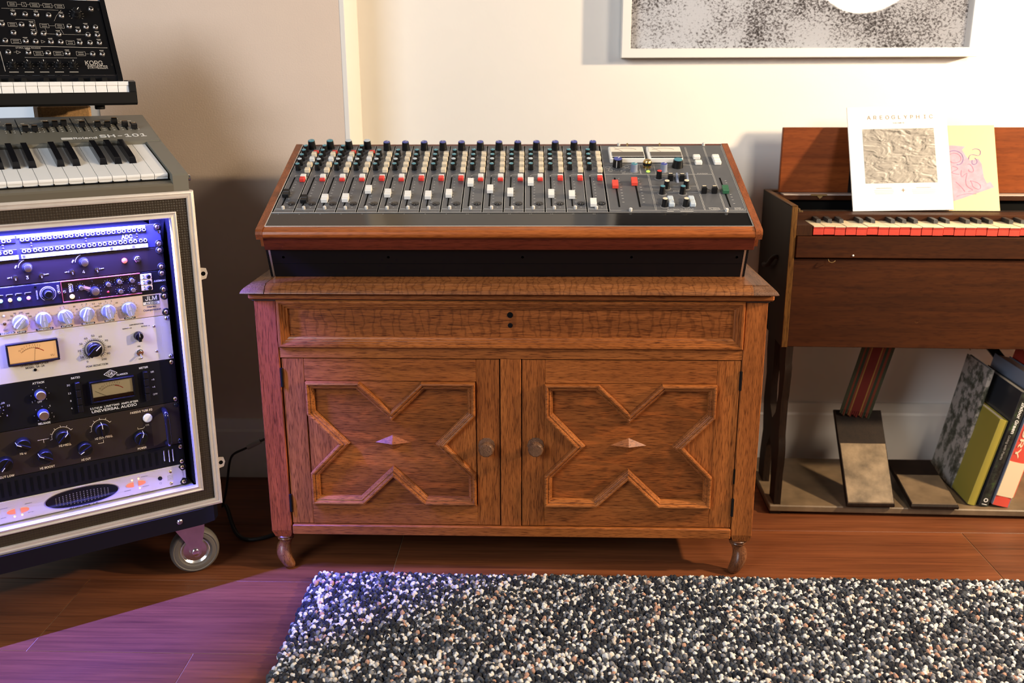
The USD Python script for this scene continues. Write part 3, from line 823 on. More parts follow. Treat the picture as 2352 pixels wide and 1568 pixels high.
for i in range(16):
    u0 = -0.4714 + 0.0419 * i
    st = thing('channel_strip', parent=con, frame=(*TFRAME, TILT @ np.array([u0, 0, 0]) + LIFT))
    put(st, 'strip_panel', plate_pm, charcoal)
    put(st, 'panel_print', lines_pm, print_soft, kind='stuff')
    put(st, 'fader_slot', slot, void, t=(0.0128, 0, 0))
    vs = [0.2525, 0.2762, 0.2995, 0.3232] + ([0.3464] if i < 4 else [])
    for j, v in enumerate(vs):
        j2 = 0.0006 * rng.uniform(-1, 1)
        put(st, 'knob', k_small, black, t=(0.0128, v + j2, 0.0006), label='small black knob with coloured cap' if i == 0 and j == 0 else None)
        put(st, 'knob_cap', k_cap, pale_cap if j == 1 else teal_cap, t=(0.0128, v + j2, 0.0006))
        a = math.radians(rng.choice((0, 0, 25, -30, 70, -60, 110)))
        put(st, 'pointer_line', k_line, print_white, t=(0.0128, v + j2, 0.0006), m=[[math.cos(a), -math.sin(a), 0], [math.sin(a), math.cos(a), 0], [0, 0, 1]])
    bu, bv = (0.0224, 0.3640) if i < 4 else (0.0258, 0.3560)
    put(st, 'gain_knob', k_big, black, t=(bu, bv, 0.0006))
    put(st, 'gain_knob_cap', k_bcap, (teal_cap if i < 2 else pale_cap) if i < 4 else blue_cap, t=(bu, bv, 0.0006))
    a = math.radians(rng.choice((0, 50, -40, 80, -70)))
    put(st, 'pointer_line', k_bline, print_white, t=(bu, bv, 0.0006), m=[[math.cos(a), -math.sin(a), 0], [math.sin(a), math.cos(a), 0], [0, 0, 1]])
    for j, v in enumerate((0.2420, 0.2695, 0.2985, 0.3225)):
        put(st, 'push_button', btn if j != 1 else (btn if i > 3 else btn), cream_pl if not (i < 4 and j == 2) else white_pl, t=(0.0352, v, 0.0006))
        if (i > 1 and j == 0):
            put(st, 'button_slot', bslot, void, t=(0.0352, v + 0.0105, 0.0006))
    if i < 4:
        put(st, 'red_button', rbtn, red_pl, t=(0.0362, 0.3375, 0.0006))
    put(st, 'button_slot', bslot, void, t=(0.0332, 0.2170, 0.0006), m=[[1, 0, 0], [0, 1.5, 0], [0, 0, 1]])
    if i in RED_BIG and i not in (0,):
        put(st, 'mute_button', rbig, red_pl, t=(0.0328, 0.2020, 0.0006))
        put(st, 'solo_button', wlow, white_pl, t=(0.0330, 0.2112, 0.0006))
    else:
        put(st, 'solo_button', wbtn, white_pl, t=(0.0328, 0.2092, 0.0006))
        put(st, 'mute_button', rbtn if i else rbig, red_pl, t=(0.0325, 0.1990 if i else 0.1985, 0.0006))
    put(st, 'fader_cap', fcap, black if i < 2 else white_pl, t=(0.0128, fader_v[i] + 0.002, 0.0), label='black fader cap' if i < 2 else None)
    put(st, 'talkback_button', round_btn, black_gloss, t=(0.0305, 0.0945, 0.0006))
    put(st, 'clear_screw', clearcap, clear_pl, t=(0.0180, 0.0735 - 0.001 * (i % 2), 0.0006))
# small numerals along the front of the strips
cput('numerals', join([text(str(i + 1), -0.4714 + 0.0419 * i + 0.0125, 0.0500, 0.0035, 0.0001) for i in range(16)]), print_grey, kind='stuff')
# master section
ms = thing('master_section', parent=con, frame=(*TFRAME, LIFT))
put(ms, 'strip_panel', box(0.2005, 0.4728, 0.0585, 0.3762, -0.002, 0.0006, 0.0003), charcoal)
Z = 0.0006
pr = [seg(0.2020, 0.0655, 0.4715, 0.0655, 0.0008, Z), seg(0.2020, 0.0655, 0.2020, 0.376, 0.0008, Z), seg(0.2026, 0.2283, 0.4310, 0.2275, 0.0010, Z), seg(0.2026, 0.2780, 0.3905, 0.2745, 0.0008, Z),
      seg(0.2930, 0.2272, 0.2924, 0.0660, 0.0008, Z), seg(0.2955, 0.2272, 0.2949, 0.0660, 0.0008, Z), seg(0.2785, 0.2745, 0.2787, 0.2275, 0.0008, Z), seg(0.2800, 0.2745, 0.2802, 0.2275, 0.0008, Z),
      seg(0.3112, 0.2740, 0.3108, 0.2275, 0.0008, Z), seg(0.3896, 0.3650, 0.3896, 0.0650, 0.0008, Z), seg(0.3918, 0.3650, 0.3918, 0.0650, 0.0008, Z), seg(0.4310, 0.3650, 0.4300, 0.0655, 0.0008, Z), seg(0.4332, 0.3650, 0.4322, 0.0655, 0.0008, Z),
      seg(0.2948, 0.1729, 0.3890, 0.1715, 0.0008, Z), seg(0.2947, 0.1455, 0.3890, 0.1440, 0.0008, Z), seg(0.4715, 0.0655, 0.4715, 0.372, 0.0006, Z),
      text('PLAYBACK TO OUTPUT', 0.3428, 0.0678, 0.0040, Z, bold=True, fit=0.052), seg(0.3145, 0.0612, 0.3280, 0.0612, 0.0022, Z), seg(0.3410, 0.0612, 0.3670, 0.0612, 0.0022, Z),
      text('EXTERNAL', 0.4105, 0.0735, 0.0036, Z, bold=True, fit=0.022), text('TALKBACK', 0.4105, 0.0680, 0.0036, Z, bold=True, fit=0.022), text('MAIN', 0.4570, 0.0735, 0.0036, Z, bold=True), text('OUTPUT', 0.4590, 0.0680, 0.0036, Z, bold=True, fit=0.018),
      text('PLAYBACK', 0.4100, 0.2295, 0.0036, Z, fit=0.022), text('MONITOR', 0.2500, 0.2310, 0.0030, Z, fit=0.022), text('ECHO', 0.3440, 0.1480, 0.0034, Z)]
pr += [ticks(0.2318, 0.2600, 0.0135, 0.0170, 150, 390, 9, 0.0006, Z), [arc(0.2318 + 0.021 * math.cos(a), 0.2600 + 0.019 * math.sin(a), 0.0050, 0, 360, 0.0005, Z, 14) for a in np.radians((175, 220, 300, 345, 20))]]
for u in (0.2219, 0.2632):
    pr += [seg(u + 0.0075, v, u + 0.0075 + (0.0042 if i > 1 else 0.002), v, 0.0014, Z) for i, v in enumerate(tick_v)]
pr += [seg(0.4515, v, 0.4550, v, 0.0014, Z) for v in (0.197, 0.187, 0.134, 0.1225, 0.110, 0.094)]
pr += [arc(u, v, 0.0085, 150, 390, 0.0006, Z, 12) for u, v in ((0.2655, 0.243), (0.3288, 0.244), (0.315, 0.209), (0.3255, 0.162), (0.366, 0.163), (0.3138, 0.138), (0.3555, 0.138), (0.3125, 0.083), (0.355, 0.084))]
put(ms, 'panel_print', join(*pr), print_soft, smooth=False, kind='stuff')
for u0, u1 in ((0.2165, 0.2930), (0.3005, 0.3752)):
    mt = thing('level_meter', parent=ms)
    put(mt, 'meter_case', box(u0, u1, 0.2835, 0.3450, 0.0006, 0.0120, 0.0015), white_pl)
    put(mt, 'meter_dial', box(u0 + 0.004, u1 - 0.0015, 0.3160, 0.3420, 0.0118, 0.0126), meter_face)
    put(mt, 'meter_mask', box(u0 + 0.006, u1 - 0.0015, 0.2945, 0.3155, 0.0118, 0.0128), rubber)
    put(mt, 'black_band', box(u0 + 0.006, u1 - 0.0015, 0.2850, 0.2905, 0.0110, 0.0129), black)
    put(mt, 'needle', seg(u0 + 0.030, 0.3165, u0 + 0.012, 0.3380, 0.0006, 0.0127), print_grey, smooth=False)
    put(mt, 'dial_scale', arc((u0 + u1) / 2, 0.286, 0.048, 62, 122, 0.0007, 0.0127), ink_brown, smooth=False)


def round_knob(parent, name, u, v, r, h, body, cap=None, taper=0.93, line=None, ang=0, n=18):
    put(parent, name, lathe([(r, 0), (r, 0.001), (r * taper, h - 0.0006), (r * taper - 0.0006, h)], n), body, t=(u, v, Z))
    if cap:
        put(parent, name + '_cap', lathe([(r * taper - 0.0007, h - 0.0003), (r * taper - 0.0007, h + 0.0006), (r * taper - 0.0014, h + 0.0009)], n), cap, t=(u, v, Z))
    if line:
        a = math.radians(ang)
        put(parent, 'pointer_line', box(-0.0007, 0.0007, 0.001, r * taper - 0.001, h + 0.0007, h + 0.0012), line, t=(u, v, Z), m=[[math.cos(a), -math.sin(a), 0], [math.sin(a), math.cos(a), 0], [0, 0, 1]], smooth=False)


round_knob(ms, 'monitor_knob', 0.2318, 0.2672, 0.0105, 0.0180, black, blue_cap, line=print_white, ang=-30)
put(ms, 'knob_stripe', hull([(0.2285, 0.2672 - 0.0103, 0.002), (0.2297, 0.2672 - 0.0104, 0.002), (0.2285, 0.2672 - 0.0097, 0.0175), (0.2297, 0.2672 - 0.0098, 0.0175), (0.2291, 0.2600, 0.010)]), print_white, smooth=False)
round_knob(ms, 'level_knob', 0.2655, 0.2450, 0.0078, 0.0165, blue_grey, teal_cap, line=print_white, ang=-60)
round_knob(ms, 'level_knob', 0.3288, 0.2450, 0.0078, 0.0165, blue_grey, blue_cap, line=print_white, ang=-60)
round_knob(ms, 'source_knob', 0.3612, 0.2650, 0.0125, 0.0170, black, teal_cap, taper=0.80, n=12)
put(ms, 'talkback_microphone', lathe([(0.0085, 0), (0.0085, 0.0035), (0.0065, 0.004), (0.0065, 0.0055), (0.0092, 0.006), (0.0092, 0.0130), (0.0078, 0.0135), (0.0082, 0.0150), (0.0072, 0.0170), (0.004, 0.0178)], 20), brass, t=(0.2952, 0.2620, Z))
put(ms, 'microphone_collar', lathe([(0.0094, 0.0062), (0.0096, 0.008), (0.0096, 0.012), (0.0094, 0.0130)], 20), black, t=(0.2952, 0.2620, Z))
put(ms, 'indicator_light', lathe([(0.0042, 0), (0.0042, 0.001), (0.0026, 0.0022)], 14), lamp_green, t=(0.2956, 0.2415, Z), label='small glowing green indicator')
for u, v, cap in ((0.3150, 0.2105, red_pl), (0.3255, 0.1640, cream_pl), (0.3660, 0.1650, cream_pl), (0.3138, 0.1395, teal_cap), (0.3555, 0.1395, teal_cap), (0.3125, 0.0845, cream_pl), (0.3550, 0.0850, cream_pl)):
    round_knob(ms, 'knob', u, v, 0.0060, 0.0165, black, cap, line=print_white if cap == cream_pl else None, ang=-80)
for u, v in ((0.3376, 0.2000), (0.3618, 0.1985), (0.3995, 0.1420), (0.4206, 0.1420)):
    put(ms, 'rocker_switch', box(u - 0.0055, u + 0.0055, v - 0.0060, v + 0.0040, Z, 0.0150, 0.0012), black, smooth=False)
    put(ms, 'rocker_edge', box(u - 0.0038, u + 0.0038, v + 0.001, v + 0.0036, 0.0149, 0.0156), cream_pl, smooth=False)
for u, v in ((0.3520, 0.2040), (0.3735, 0.2050)):
    put(ms, 'blue_lever', hull([(u - 0.002, v - 0.016, Z), (u + 0.003, v - 0.016, Z), (u - 0.003, v + 0.012, Z), (u + 0.002, v + 0.012, Z), (u - 0.002, v + 0.004, 0.014), (u + 0.001, v + 0.004, 0.014)]), blue_grey, smooth=False)
for u, vs_ in ((0.3262, (0.1085, 0.0965, 0.0845)), (0.3685, (0.1085, 0.0965, 0.0845)), (0.4078, (0.3060, 0.2920, 0.2780)), (0.4490, (0.3060, 0.2920, 0.2780))):
    for k, v in enumerate(vs_):
        w = 0.0058 if u < 0.39 else 0.0075
        if u == 0.4078 and k == 1:
            continue
        put(ms, 'push_button', box(u - w + 0.001 * 0, u + w, v - 0.0060, v + 0.0060, Z, 0.0090, 0.0014), pale_cap if u < 0.39 else white_pl, smooth=False)
for u in (0.2219, 0.2632):
    put(ms, 'fader_slot', box(u - 0.0015, u + 0.0015, 0.080, 0.211, 0.0003, 0.0011), void)
put(ms, 'fader_slot', box(0.4418, 0.4446, 0.079, 0.210, 0.0003, 0.0011), void)
put(ms, 'fader_cap', fcap, coral_pl, t=(0.2196, 0.1690, 0))
put(ms, 'fader_cap', fcap, coral_pl, t=(0.2604, 0.1815, 0))
put(ms, 'fader_cap', fcap, green_pl, t=(0.4434, 0.1445, 0), label='green main output fader cap')
for u, v in ((0.2428, 0.0640), (0.4328, 0.0620), (0.4336, 0.3760), (0.2430, 0.3760)):
    put(ms, 'clear_screw', clearcap, clear_pl, t=(u, v, Z))
for u in (0.2620, 0.3350):
    put(ms, 'meter_screw', lathe([(0.0022, 0), (0.0022, 0.004), (0.0012, 0.005)], 8), brass, t=(u, 0.3765, Z))
# ------------------------------------------------------------------ the flight case rack on the left
RA = 0.6011
rX = np.array([math.cos(RA), math.sin(RA), 0.0])
rN = np.array([math.sin(RA), -math.cos(RA), 0.0])          # out of the front panels, towards the room
rY = I3[2]
R0 = np.array([-0.7206, -0.0441, 0.0])
RZ, U1 = 0.6214, 0.04445


def rack_frame(y=0.0, x=0.0, out=0.0):
    return (rX, rY, rN, R0 + rX * x + rY * y + rN * out)


CL, CR, CB, CT = -0.5409, 0.0583, 0.1775, 0.8155             # outside of the case
CF, CD = 0.035, -0.42                                       # its front edge and its depth
case = thing('flight_case', 'black flight case rack with silver aluminium edges and large casters, full of audio units', 'rack case', rack_frame())
put(case, 'case_panel', box(CL, CR, CT - 0.012, CT - 0.001, CD, CF - 0.004), hexgrid, label='black embossed top panel')
put(case, 'case_panel', box(CL, CR, CB + 0.001, CB + 0.012, CD, CF - 0.004), hexgrid)
put(case, 'case_panel', box(CR - 0.012, CR - 0.001, CB, CT, CD, CF - 0.004), hexgrid)
put(case, 'case_panel', box(CL + 0.001, CL + 0.012, CB, CT, CD, CF - 0.004), hexgrid)
put(case, 'case_panel', box(CL, CR, CB, CT, CD - 0.006, CD), hexgrid)
IL, IR, IB, IT = -0.5066, 0.0240, 0.2140, 0.7787             # outer line of the inner trim
put(case, 'front_border', box(CL + 0.01, CR - 0.01, IT, CT - 0.01, CF - 0.012, CF - 0.004), hexgrid)
put(case, 'front_border', box(CL + 0.01, CR - 0.01, CB + 0.01, IB, CF - 0.03, CF - 0.004), hexgrid)
put(case, 'front_border', box(IR, CR - 0.01, IB, IT, CF - 0.03, CF - 0.004), hexgrid)
put(case, 'front_border', box(CL + 0.01, IL, IB, IT, CF - 0.03, CF - 0.004), hexgrid)


def trim(x0, x1, y0, y1, prof, look, name, sides='brtl', cuts=None):
    """Mitred aluminium edging around a rectangle, one part for each side."""
    P = [(x0, y0), (x1, y0), (x1, y1), (x0, y1)]
    m = moulding(P, prof)
    v = np.stack([m.vertices[:, 0], m.vertices[:, 2], m.vertices[:, 1]], 1)
    for i, s in enumerate('brtl'):
        if s in sides:
            keep = (np.arange(len(m.faces)) // 2) % 4 == i
            put(case, name, trimesh.Trimesh(v, m.faces[keep], process=False), look, smooth=20)


op = [(-0.0005, CF - 0.030), (-0.0012, CF - 0.006), (-0.0006, CF - 0.0010), (0.0015, CF), (0.0042, CF + 0.0006), (0.0055, CF - 0.0012), (0.0085, CF - 0.0012), (0.0100, CF), (0.0126, CF - 0.0004), (0.0132, CF - 0.004)]
trim(CL, CR, CB, CT, op, alu, 'edge_extrusion')
ip = [(-0.0004, CF - 0.005), (0.0, CF - 0.0005), (0.0018, CF), (0.0045, CF - 0.0012), (0.0060, CF - 0.0012), (0.0100, CF + 0.0004), (0.0112, CF - 0.0008), (0.0116, CF - 0.011)]
trim(IL, IR, IB, IT, ip, alu, 'inner_edge')
# walls inside the opening, the rack rails
put(case, 'inner_wall', box(0.0118, 0.0135, 0.226, 0.800, CD + 0.01, CF - 0.012), black_metal)
put(case, 'inner_wall', box(-0.496, -0.4945, 0.226, 0.800, CD + 0.01, CF - 0.012), black_metal)
put(case, 'inner_wall', box(-0.4945, 0.0118, 0.8000, 0.8025, CD + 0.01, CF - 0.012), black_metal)
put(case, 'sill', box(-0.4945, 0.0118, 0.2150, 0.2192, CD + 0.01, CF - 0.002, 0.001), alu, label='aluminium sill below the units')
for x0 in (-0.0165, -0.4846):
    put(case, 'rack_rail', box(x0, x0 + 0.0185, 0.221, 0.762, -0.012, -0.0042), black_metal)
# latches on the right edge: butterfly tongues and their catch plates
for y in (0.655, 0.262):
    put(case, 'latch_plate', box(CR - 0.004, CR + 0.0015, y - 0.05, y + 0.05, CF - 0.035, CF - 0.004, 0.001), alu)
    ring = join(prism(np.array([(CR + 0.001, y + 0.012), (CR + 0.013, y + 0.010), (CR + 0.0155, y), (CR + 0.012, y - 0.010), (CR + 0.001, y - 0.012)])[::-1], CF - 0.012, CF - 0.009))
    put(case, 'latch_tongue', ring, alu, smooth=False)
    put(case, 'latch_hole', lathe([(0.0042, 0), (0.0042, 0.0006)], 12), void, t=(CR + 0.007, y, CF - 0.0091))
put(case, 'corner_brace', box(CR - 0.0005, CR + 0.0012, CB, CB + 0.05, CF - 0.03, CF - 0.002, 0.0005), alu)
put(case, 'corner_brace', box(CR - 0.0005, CR + 0.0012, CT - 0.06, CT, CF - 0.03, CF - 0.002, 0.0005), alu)
# dolly board with casters, bolted below
bd = [(CL - 0.01, CF + 0.005), (CR - 0.045, CF + 0.005), (CR - 0.018, CF - 0.002), (CR - 0.006, CF - 0.020), (CR - 0.004, CF - 0.06), (CR - 0.004, CD), (CL - 0.01, CD)]
m = prism(np.array(bd), 0, 1)
m.vertices = np.stack([m.vertices[:, 0], 0.142 + m.vertices[:, 2] * 0.0345, m.vertices[:, 1]], 1)
m.invert()
put(case, 'dolly_board', m, dolly_paint, smooth=30)
put(case, 'bolt', lathe([(0.006, 0), (0.006, 0.002), (0.0035, 0.004)], 8), steel, t=(-0.030, 0.160, CF + 0.004))


def caster(x, z, swivel, detail=True):
    """A swivel caster: wheel, fork and axle; x, z in the case's space (z out of the front)."""
    c, s = math.cos(math.radians(swivel)), math.sin(math.radians(swivel))
    F = (np.array([c, 0, s]), np.array([0, 1.0, 0]), np.array([-s, 0, c]), np.array([x, 0, z]))
    k = thing('caster', parent=case, frame=F)
    r = 0.0505
    tyre = lathe([(0.030, -0.0145), (0.040, -0.0145), (0.0465, -0.0130), (r - 0.001, -0.0095), (r, -0.004), (r, 0.004), (r - 0.001, 0.0095), (0.0465, 0.0130), (0.0445, 0.0140), (0.0425, 0.0128), (0.040, 0.0140), (0.0345, 0.0142), (0.0325, 0.0115), (0.030, 0.011)], 40, cap=False)
    put(k, 'tyre', tyre, rubber, t=(0, r, 0), smooth=35)
    hub = lathe([(0.0, -0.0120), (0.031, -0.0120), (0.031, 0.0105), (0.0285, 0.0115), (0.024, 0.0080), (0.012, 0.0085), (0.010, 0.0140), (0.0, 0.0145)], 28, cap=False)
    put(k, 'wheel_hub', hub, steel, t=(0, r, 0), smooth=35)
    for q in (-1, 1):
        fork = prism(np.array([(-0.036, 0.126), (0.024, 0.126), (0.022, 0.100), (0.013, 0.060), (0.012, 0.046), (0.006, 0.039), (-0.002, 0.040), (-0.007, 0.048), (-0.020, 0.080), (-0.036, 0.108)])[::-1], 0.0168 * q - 0.0014, 0.0168 * q + 0.0014)
        put(k, 'fork', fork, steel, smooth=False)
    put(k, 'fork_crown', box(-0.036, 0.026, 0.123, 0.128, -0.0182, 0.0182, 0.001), steel)
    put(k, 'swivel_plate', join(box(-0.046, 0.046, 0.137, 0.142, -0.040, 0.040, 0.001), box(-0.020, 0.020, 0.128, 0.137, -0.018, 0.018, 0.002)), steel)
    put(k, 'axle', join(rot(lathe([(0.007, -0.0200), (0.007, 0.0190), (0.0078, 0.0190), (0.0070, 0.0225), (0.003, 0.0232)], 12), (0, 0, 1), 0)), chrome, t=(0, r, 0))
    return k


caster(0.0115, -0.045, 8)
caster(0.0050, -0.365, -30)
caster(-0.480, -0.045, 10)
caster(-0.480, -0.365, 40)

# the LED strip under the top edge, which lights the units and the floor
led = thing('led_strip', 'glowing blue white LED strip under the top edge of the flight case', 'light strip', rack_frame(0.7920))
put(led, 'strip_base', box(-0.478, -0.0205, 0.0050, 0.0074, 0.0080, 0.0200), white_pl)
for k in range(23):
    x = -0.468 + 0.0195 * k
    put(led, 'diode', box(x - 0.0045, x + 0.0045, 0.0022, 0.0050, 0.0115, 0.0170, 0.0012), strip_glow, smooth=False)
ll = UsdLux.RectLight.Define(stage, led + '/glow')
ll.AddTransformOp().Set(mat4((1, 0, 0), (0, 0, -1), (0, 1, 0), (-0.247, 0.0018, 0.0140)))
ll.CreateWidthAttr(0.44)
ll.CreateHeightAttr(0.008)
ll.CreateColorAttr(Gf.Vec3f(0.11, 0.11, 1.0))
ll.CreateIntensityAttr(4700.0)

# ------------------------------------------------------------------ the units in the rack
screw_pm = PM(join(lathe([(0.0046, 0), (0.0046, 0.0008), (0.0036, 0.0022), (0.0016, 0.0029)], 14)), 40)
cross_pm = PM(join(box(-0.0022, 0.0022, -0.0004, 0.0004, 0.0024, 0.0031), box(-0.0004, 0.0004, -0.0022, 0.0022, 0.0024, 0.0031)), False)
washer_pm = PM(lathe([(0.0076, 0), (0.0076, 0.0005), (0.0062, 0.0016), (0.0048, 0.0010)], 18), 40)


class Unit:
    """A rack unit: its space starts at the right end of its panel, at the lower edge, z out of the panel. Positions are given as (across, height above the floor)."""

    def __init__(self, name, label, cat, k, units, look, ears=True, washer=black, screw=brass):
        self.y0 = RZ - (k + units) * U1
        self.h = units * U1
        self.p = thing(name, label, cat, rack_frame(self.y0))
        self.ink = {}
        self.put('front_panel', box(-0.4826, 0, 0.0005, self.h - 0.0005, -0.004, 0, 0.0006), look, raw=True)
        self.put('chassis', box(-0.466, -0.017, 0.0015, self.h - 0.0015, -0.26, -0.004), black_metal, raw=True)
        if ears:
            for u in (-0.0053, -0.4773):
                for y in ((0.0063, 0.0381) if units == 1 else (0.0063, self.h - 0.0063)):
                    if washer:
                        put(self.p, 'washer', washer_pm, washer, t=(u, y, 0))
                    put(self.p, 'rack_screw', screw_pm, screw, t=(u, y, 0.0008))
                    put(self.p, 'screw_slot', cross_pm, void, t=(u, y, 0.0008))

    def put(self, name, mesh, look, x=0, y=0, z=0, m=None, raw=False, **k):
        return put(self.p, name, mesh, look, t=(x, 0 if raw else y - self.y0, z), m=m, **k)

    def print(self, look, *ms):
        self.ink.setdefault(look, []).extend(m for g in ms for m in (g if isinstance(g, list) else [g]))

    def done(self):
        for look, ms in self.ink.items():
            put(self.p, 'lettering', shift(join(*ms), 0, -self.y0, 0), look, smooth=False, kind='stuff')


def T(s, x, y, h, **k):
    return text(s, x, y, h, 0.0001, **k)


def S(a, b, c, d, w=0.0006):
    return seg(a, b, c, d, w, 0.0001)


def spin(deg):
    a = math.radians(deg)
    return [[math.cos(a), -math.sin(a), 0], [math.sin(a), math.cos(a), 0], [0, 0, 1]]


def toggle(u, x, y, s=1.0, up=True):
    u.put('toggle_switch', join(lathe([(0.0042 * s, 0), (0.0042 * s, 0.0016 * s), (0.0030 * s, 0.0018 * s), (0.0028 * s, 0.0036 * s)], 8), rot(lathe([(0.0010 * s, 0.002 * s), (0.0013 * s, 0.0105 * s), (0.0008 * s, 0.0112 * s)], 8), (1, 0, 0), -22 if up else 24)), chrome, x, y, 0, smooth=40)


def alu_knob(u, x, y, r, h, cap=silver, skirt=black, name='knob', ang=20):
    u.put(name, lathe([(r, 0), (r, 0.0015), (r * 0.90, 0.002), (r * 0.86, h - 0.0005), (r * 0.80, h)], 24), skirt, x, y)
    u.put(name + '_cap', lathe([(r * 0.70, h - 0.0002), (r * 0.70, h + 0.0010), (r * 0.62, h + 0.0013)], 24), cap, x, y)


def led_dot(u, x, y, r, look, name='indicator_lamp'):
    u.put(name, lathe([(r, 0), (r, 0.001), (r * 0.7, r * 0.55 + 0.001), (r * 0.25, r * 0.75 + 0.001)], 16), look, x, y, smooth=60)


jack_ring = PM(lathe([(0.0033, 0), (0.0033, 0.0009), (0.0024, 0.0012), (0.0021, 0.0009)], 16), 30)
jack_hole = PM(lathe([(0.0021, 0.0009), (0.0016, 0.00115)], 12), False)
# patch bay
pb = Unit('patch_bay', 'black patch bay with two rows of small jack sockets and white label strips', 'audio rack unit', -3, 1, blue_panel)
for (a, b) in ((-0.2433, -0.0272), (-0.4700, -0.2465)):
    pb.put('label_strip', box(a, b, 0.7492, 0.7538, 0.0, 0.0012), white_pl)
    pb.put('label_strip', box(a + 0.003, b + 0.0018, 0.7120, 0.7192, 0.0, 0.0012), white_pl)
    for yy in (0.7460, 0.7254):
        pb.put('jack_row', box(a + 0.003, b + 0.0005, yy - 0.0050, yy + 0.0042, 0, 0.0008, 0.0004), violet_panel)
        for g in range(12):
            for e in (0, 1):
                x = a + 0.0079 + 0.01795 * g + 0.0082 * e + (0.0005 if yy < 0.73 else 0)
                if x > -0.36:
                    pb.put('jack', jack_ring, white_pl, x, yy, 0.0008)
                    pb.put('jack_hole', jack_hole, void, x, yy, 0.0008)
for x in (-0.2221, -0.1325, -0.0437, -0.2670):
    for y in (0.7380, 0.7330):
        pb.put('small_screw', lathe([(0.0018, 0), (0.0018, 0.0008), (0.001, 0.0012)], 10), steel, x, y)
pb.print(print_white, T('ADC', -0.0610, 0.7312, 0.0074, bold=True, fit=0.0195))
pb.print(print_grey, text('NEVE STEREO INPUTS 1-8', -0.1645, 0.7138, 0.0036, 0.0013, fit=0.062), text('TIE LINES', -0.2560, 0.7138, 0.0036, 0.0013, fit=0.014), [seg(x, 0.7155, x + w, 0.7155, 0.0022, 0.0013) for x, w in ((-0.082, 0.008), (-0.0715, 0.009), (-0.058, 0.011), (-0.040, 0.010))])
pb.print(print_navy, [prism([(x, 0.7135), (x + 0.0045, 0.7135), (x + 0.0045, 0.7178), (x, 0.7178)], 0.0013, 0.0016) for x in (-0.2385, -0.0925, -0.0535)])
pb.put('small_screw', lathe([(0.0032, 0), (0.0032, 0.0012), (0.002, 0.0018)], 12), chrome, -0.0028, 0.7392)
pb.done()
# four channel box with silver knobs
di = Unit('input_box', 'brown black input box with silver capped knobs, toggle switches and a red light', 'audio rack unit', -2, 1, dark_panel)
for i, x in enumerate((-0.4200, -0.3270, -0.2336, -0.1404)):
    alu_knob(di, x, 0.6955, 0.0088, 0.012, cap=brass if False else silver)
    toggle(di, x - 0.0212, 0.6803, 0.9, False)
    toggle(di, x + 0.0206, 0.6798, 0.9, False)
    di.print(print_white, T(str(i + 1), x - 0.002, 0.6748, 0.0058), arc(x, 0.6955, 0.0140, 105, 175, 0.0007, 0.0001), S(x - 0.0035, 0.7095, x - 0.0060, 0.7080, 0.0007), T('LEVEL', x - 0.0170, 0.6985, 0.0022, fit=0.006, ang=58), S(x - 0.0335, 0.6800, x - 0.0290, 0.6806, 0.0012), S(x + 0.0270, 0.6800, x + 0.0330, 0.6806, 0.0012), S(x - 0.0270, 0.6790, x - 0.0270, 0.6818, 0.0007), S(x + 0.0255, 0.6790, x + 0.0255, 0.6818, 0.0007))
led_dot(di, -0.0701, 0.6908, 0.0050, led_red)
di.put('hex_nut', join(lathe([(0.0064, 0), (0.0064, 0.003), (0.0052, 0.0042)], 6), lathe([(0.0030, 0.003), (0.0030, 0.0062), (0.0022, 0.0070)], 12)), chrome, -0.0471, 0.6911, smooth=False)
di.done()
# three module chassis
lb = Unit('module_chassis', 'one row chassis of small violet black effect modules with coloured lights', 'audio rack unit', -1, 1, black)
y0, y1 = 0.6255, 0.6645
lb.put('module_panel', box(-0.3180, -0.1845, y0, y1, 0, 0.0022, 0.0005), violet_panel)
lb.put('module_panel', box(-0.4530, -0.3195, y0, y1, 0, 0.0022, 0.0005), violet_panel)
lb.put('module_panel', box(-0.1830, -0.0458, y0, y1, 0, 0.0022, 0.0005), dark_panel)
for y in (y1 - 0.0014, y0 - 0.0006):
    lb.put('module_edge', box(-0.1830, -0.0458, y, y + 0.0020, 0.0, 0.0034, 0.0004), wine, label='wine red edge of the module')
lb.put('module_edge', box(-0.1838, -0.1826, y0, y1, 0.0, 0.0034), wine)
for x, c in ((-0.2682, led_amber), (-0.2534, led_cyan), (-0.2385, led_pink), (-0.2830, led_cyan)):
    led_dot(lb, x, 0.6410, 0.0040, c)
    lb.print(print_white, [seg(x - 0.005, 0.6512, x + 0.005, 0.6512, 0.0005, 0.0023), seg(x - 0.005, 0.6485, x - 0.005, 0.6512, 0.0005, 0.0023)])
lb.put('knob', lathe([(0.0100, 0.002), (0.0100, 0.004), (0.0072, 0.0045), (0.0066, 0.013), (0.0058, 0.0138)], 22), black, -0.2066, 0.6452)
lb.put('knob_ring', lathe([(0.0104, 0.0022), (0.0104, 0.0034), (0.0096, 0.0036)], 26), knob_grey, -0.2066, 0.6452)
lb.print(print_white, [arc(-0.2066, 0.6452, 0.0132, -60, 240, 0.0006, 0.0023)], ticks(-0.2066, 0.6452, 0.0112, 0.0128, 20, 200, 22, 0.0005, 0.0023), text('COLOUR', -0.1868, 0.6520, 0.0036, 0.0023, fit=0.014, ang=90), text('SATURATION', -0.2232, 0.6450, 0.0022, 0.0023, fit=0.016, ang=90))
lb.put('ring_screw', lathe([(0.0024, 0.002), (0.0024, 0.003), (0.0014, 0.0034)], 10), void, -0.2255, 0.6602)
for x in (-0.1880, -0.1789, -0.0496):
    lb.put('small_screw', lathe([(0.0026, 0.002), (0.0026, 0.0032), (0.0015, 0.0042)], 10), chrome, x, 0.6451)
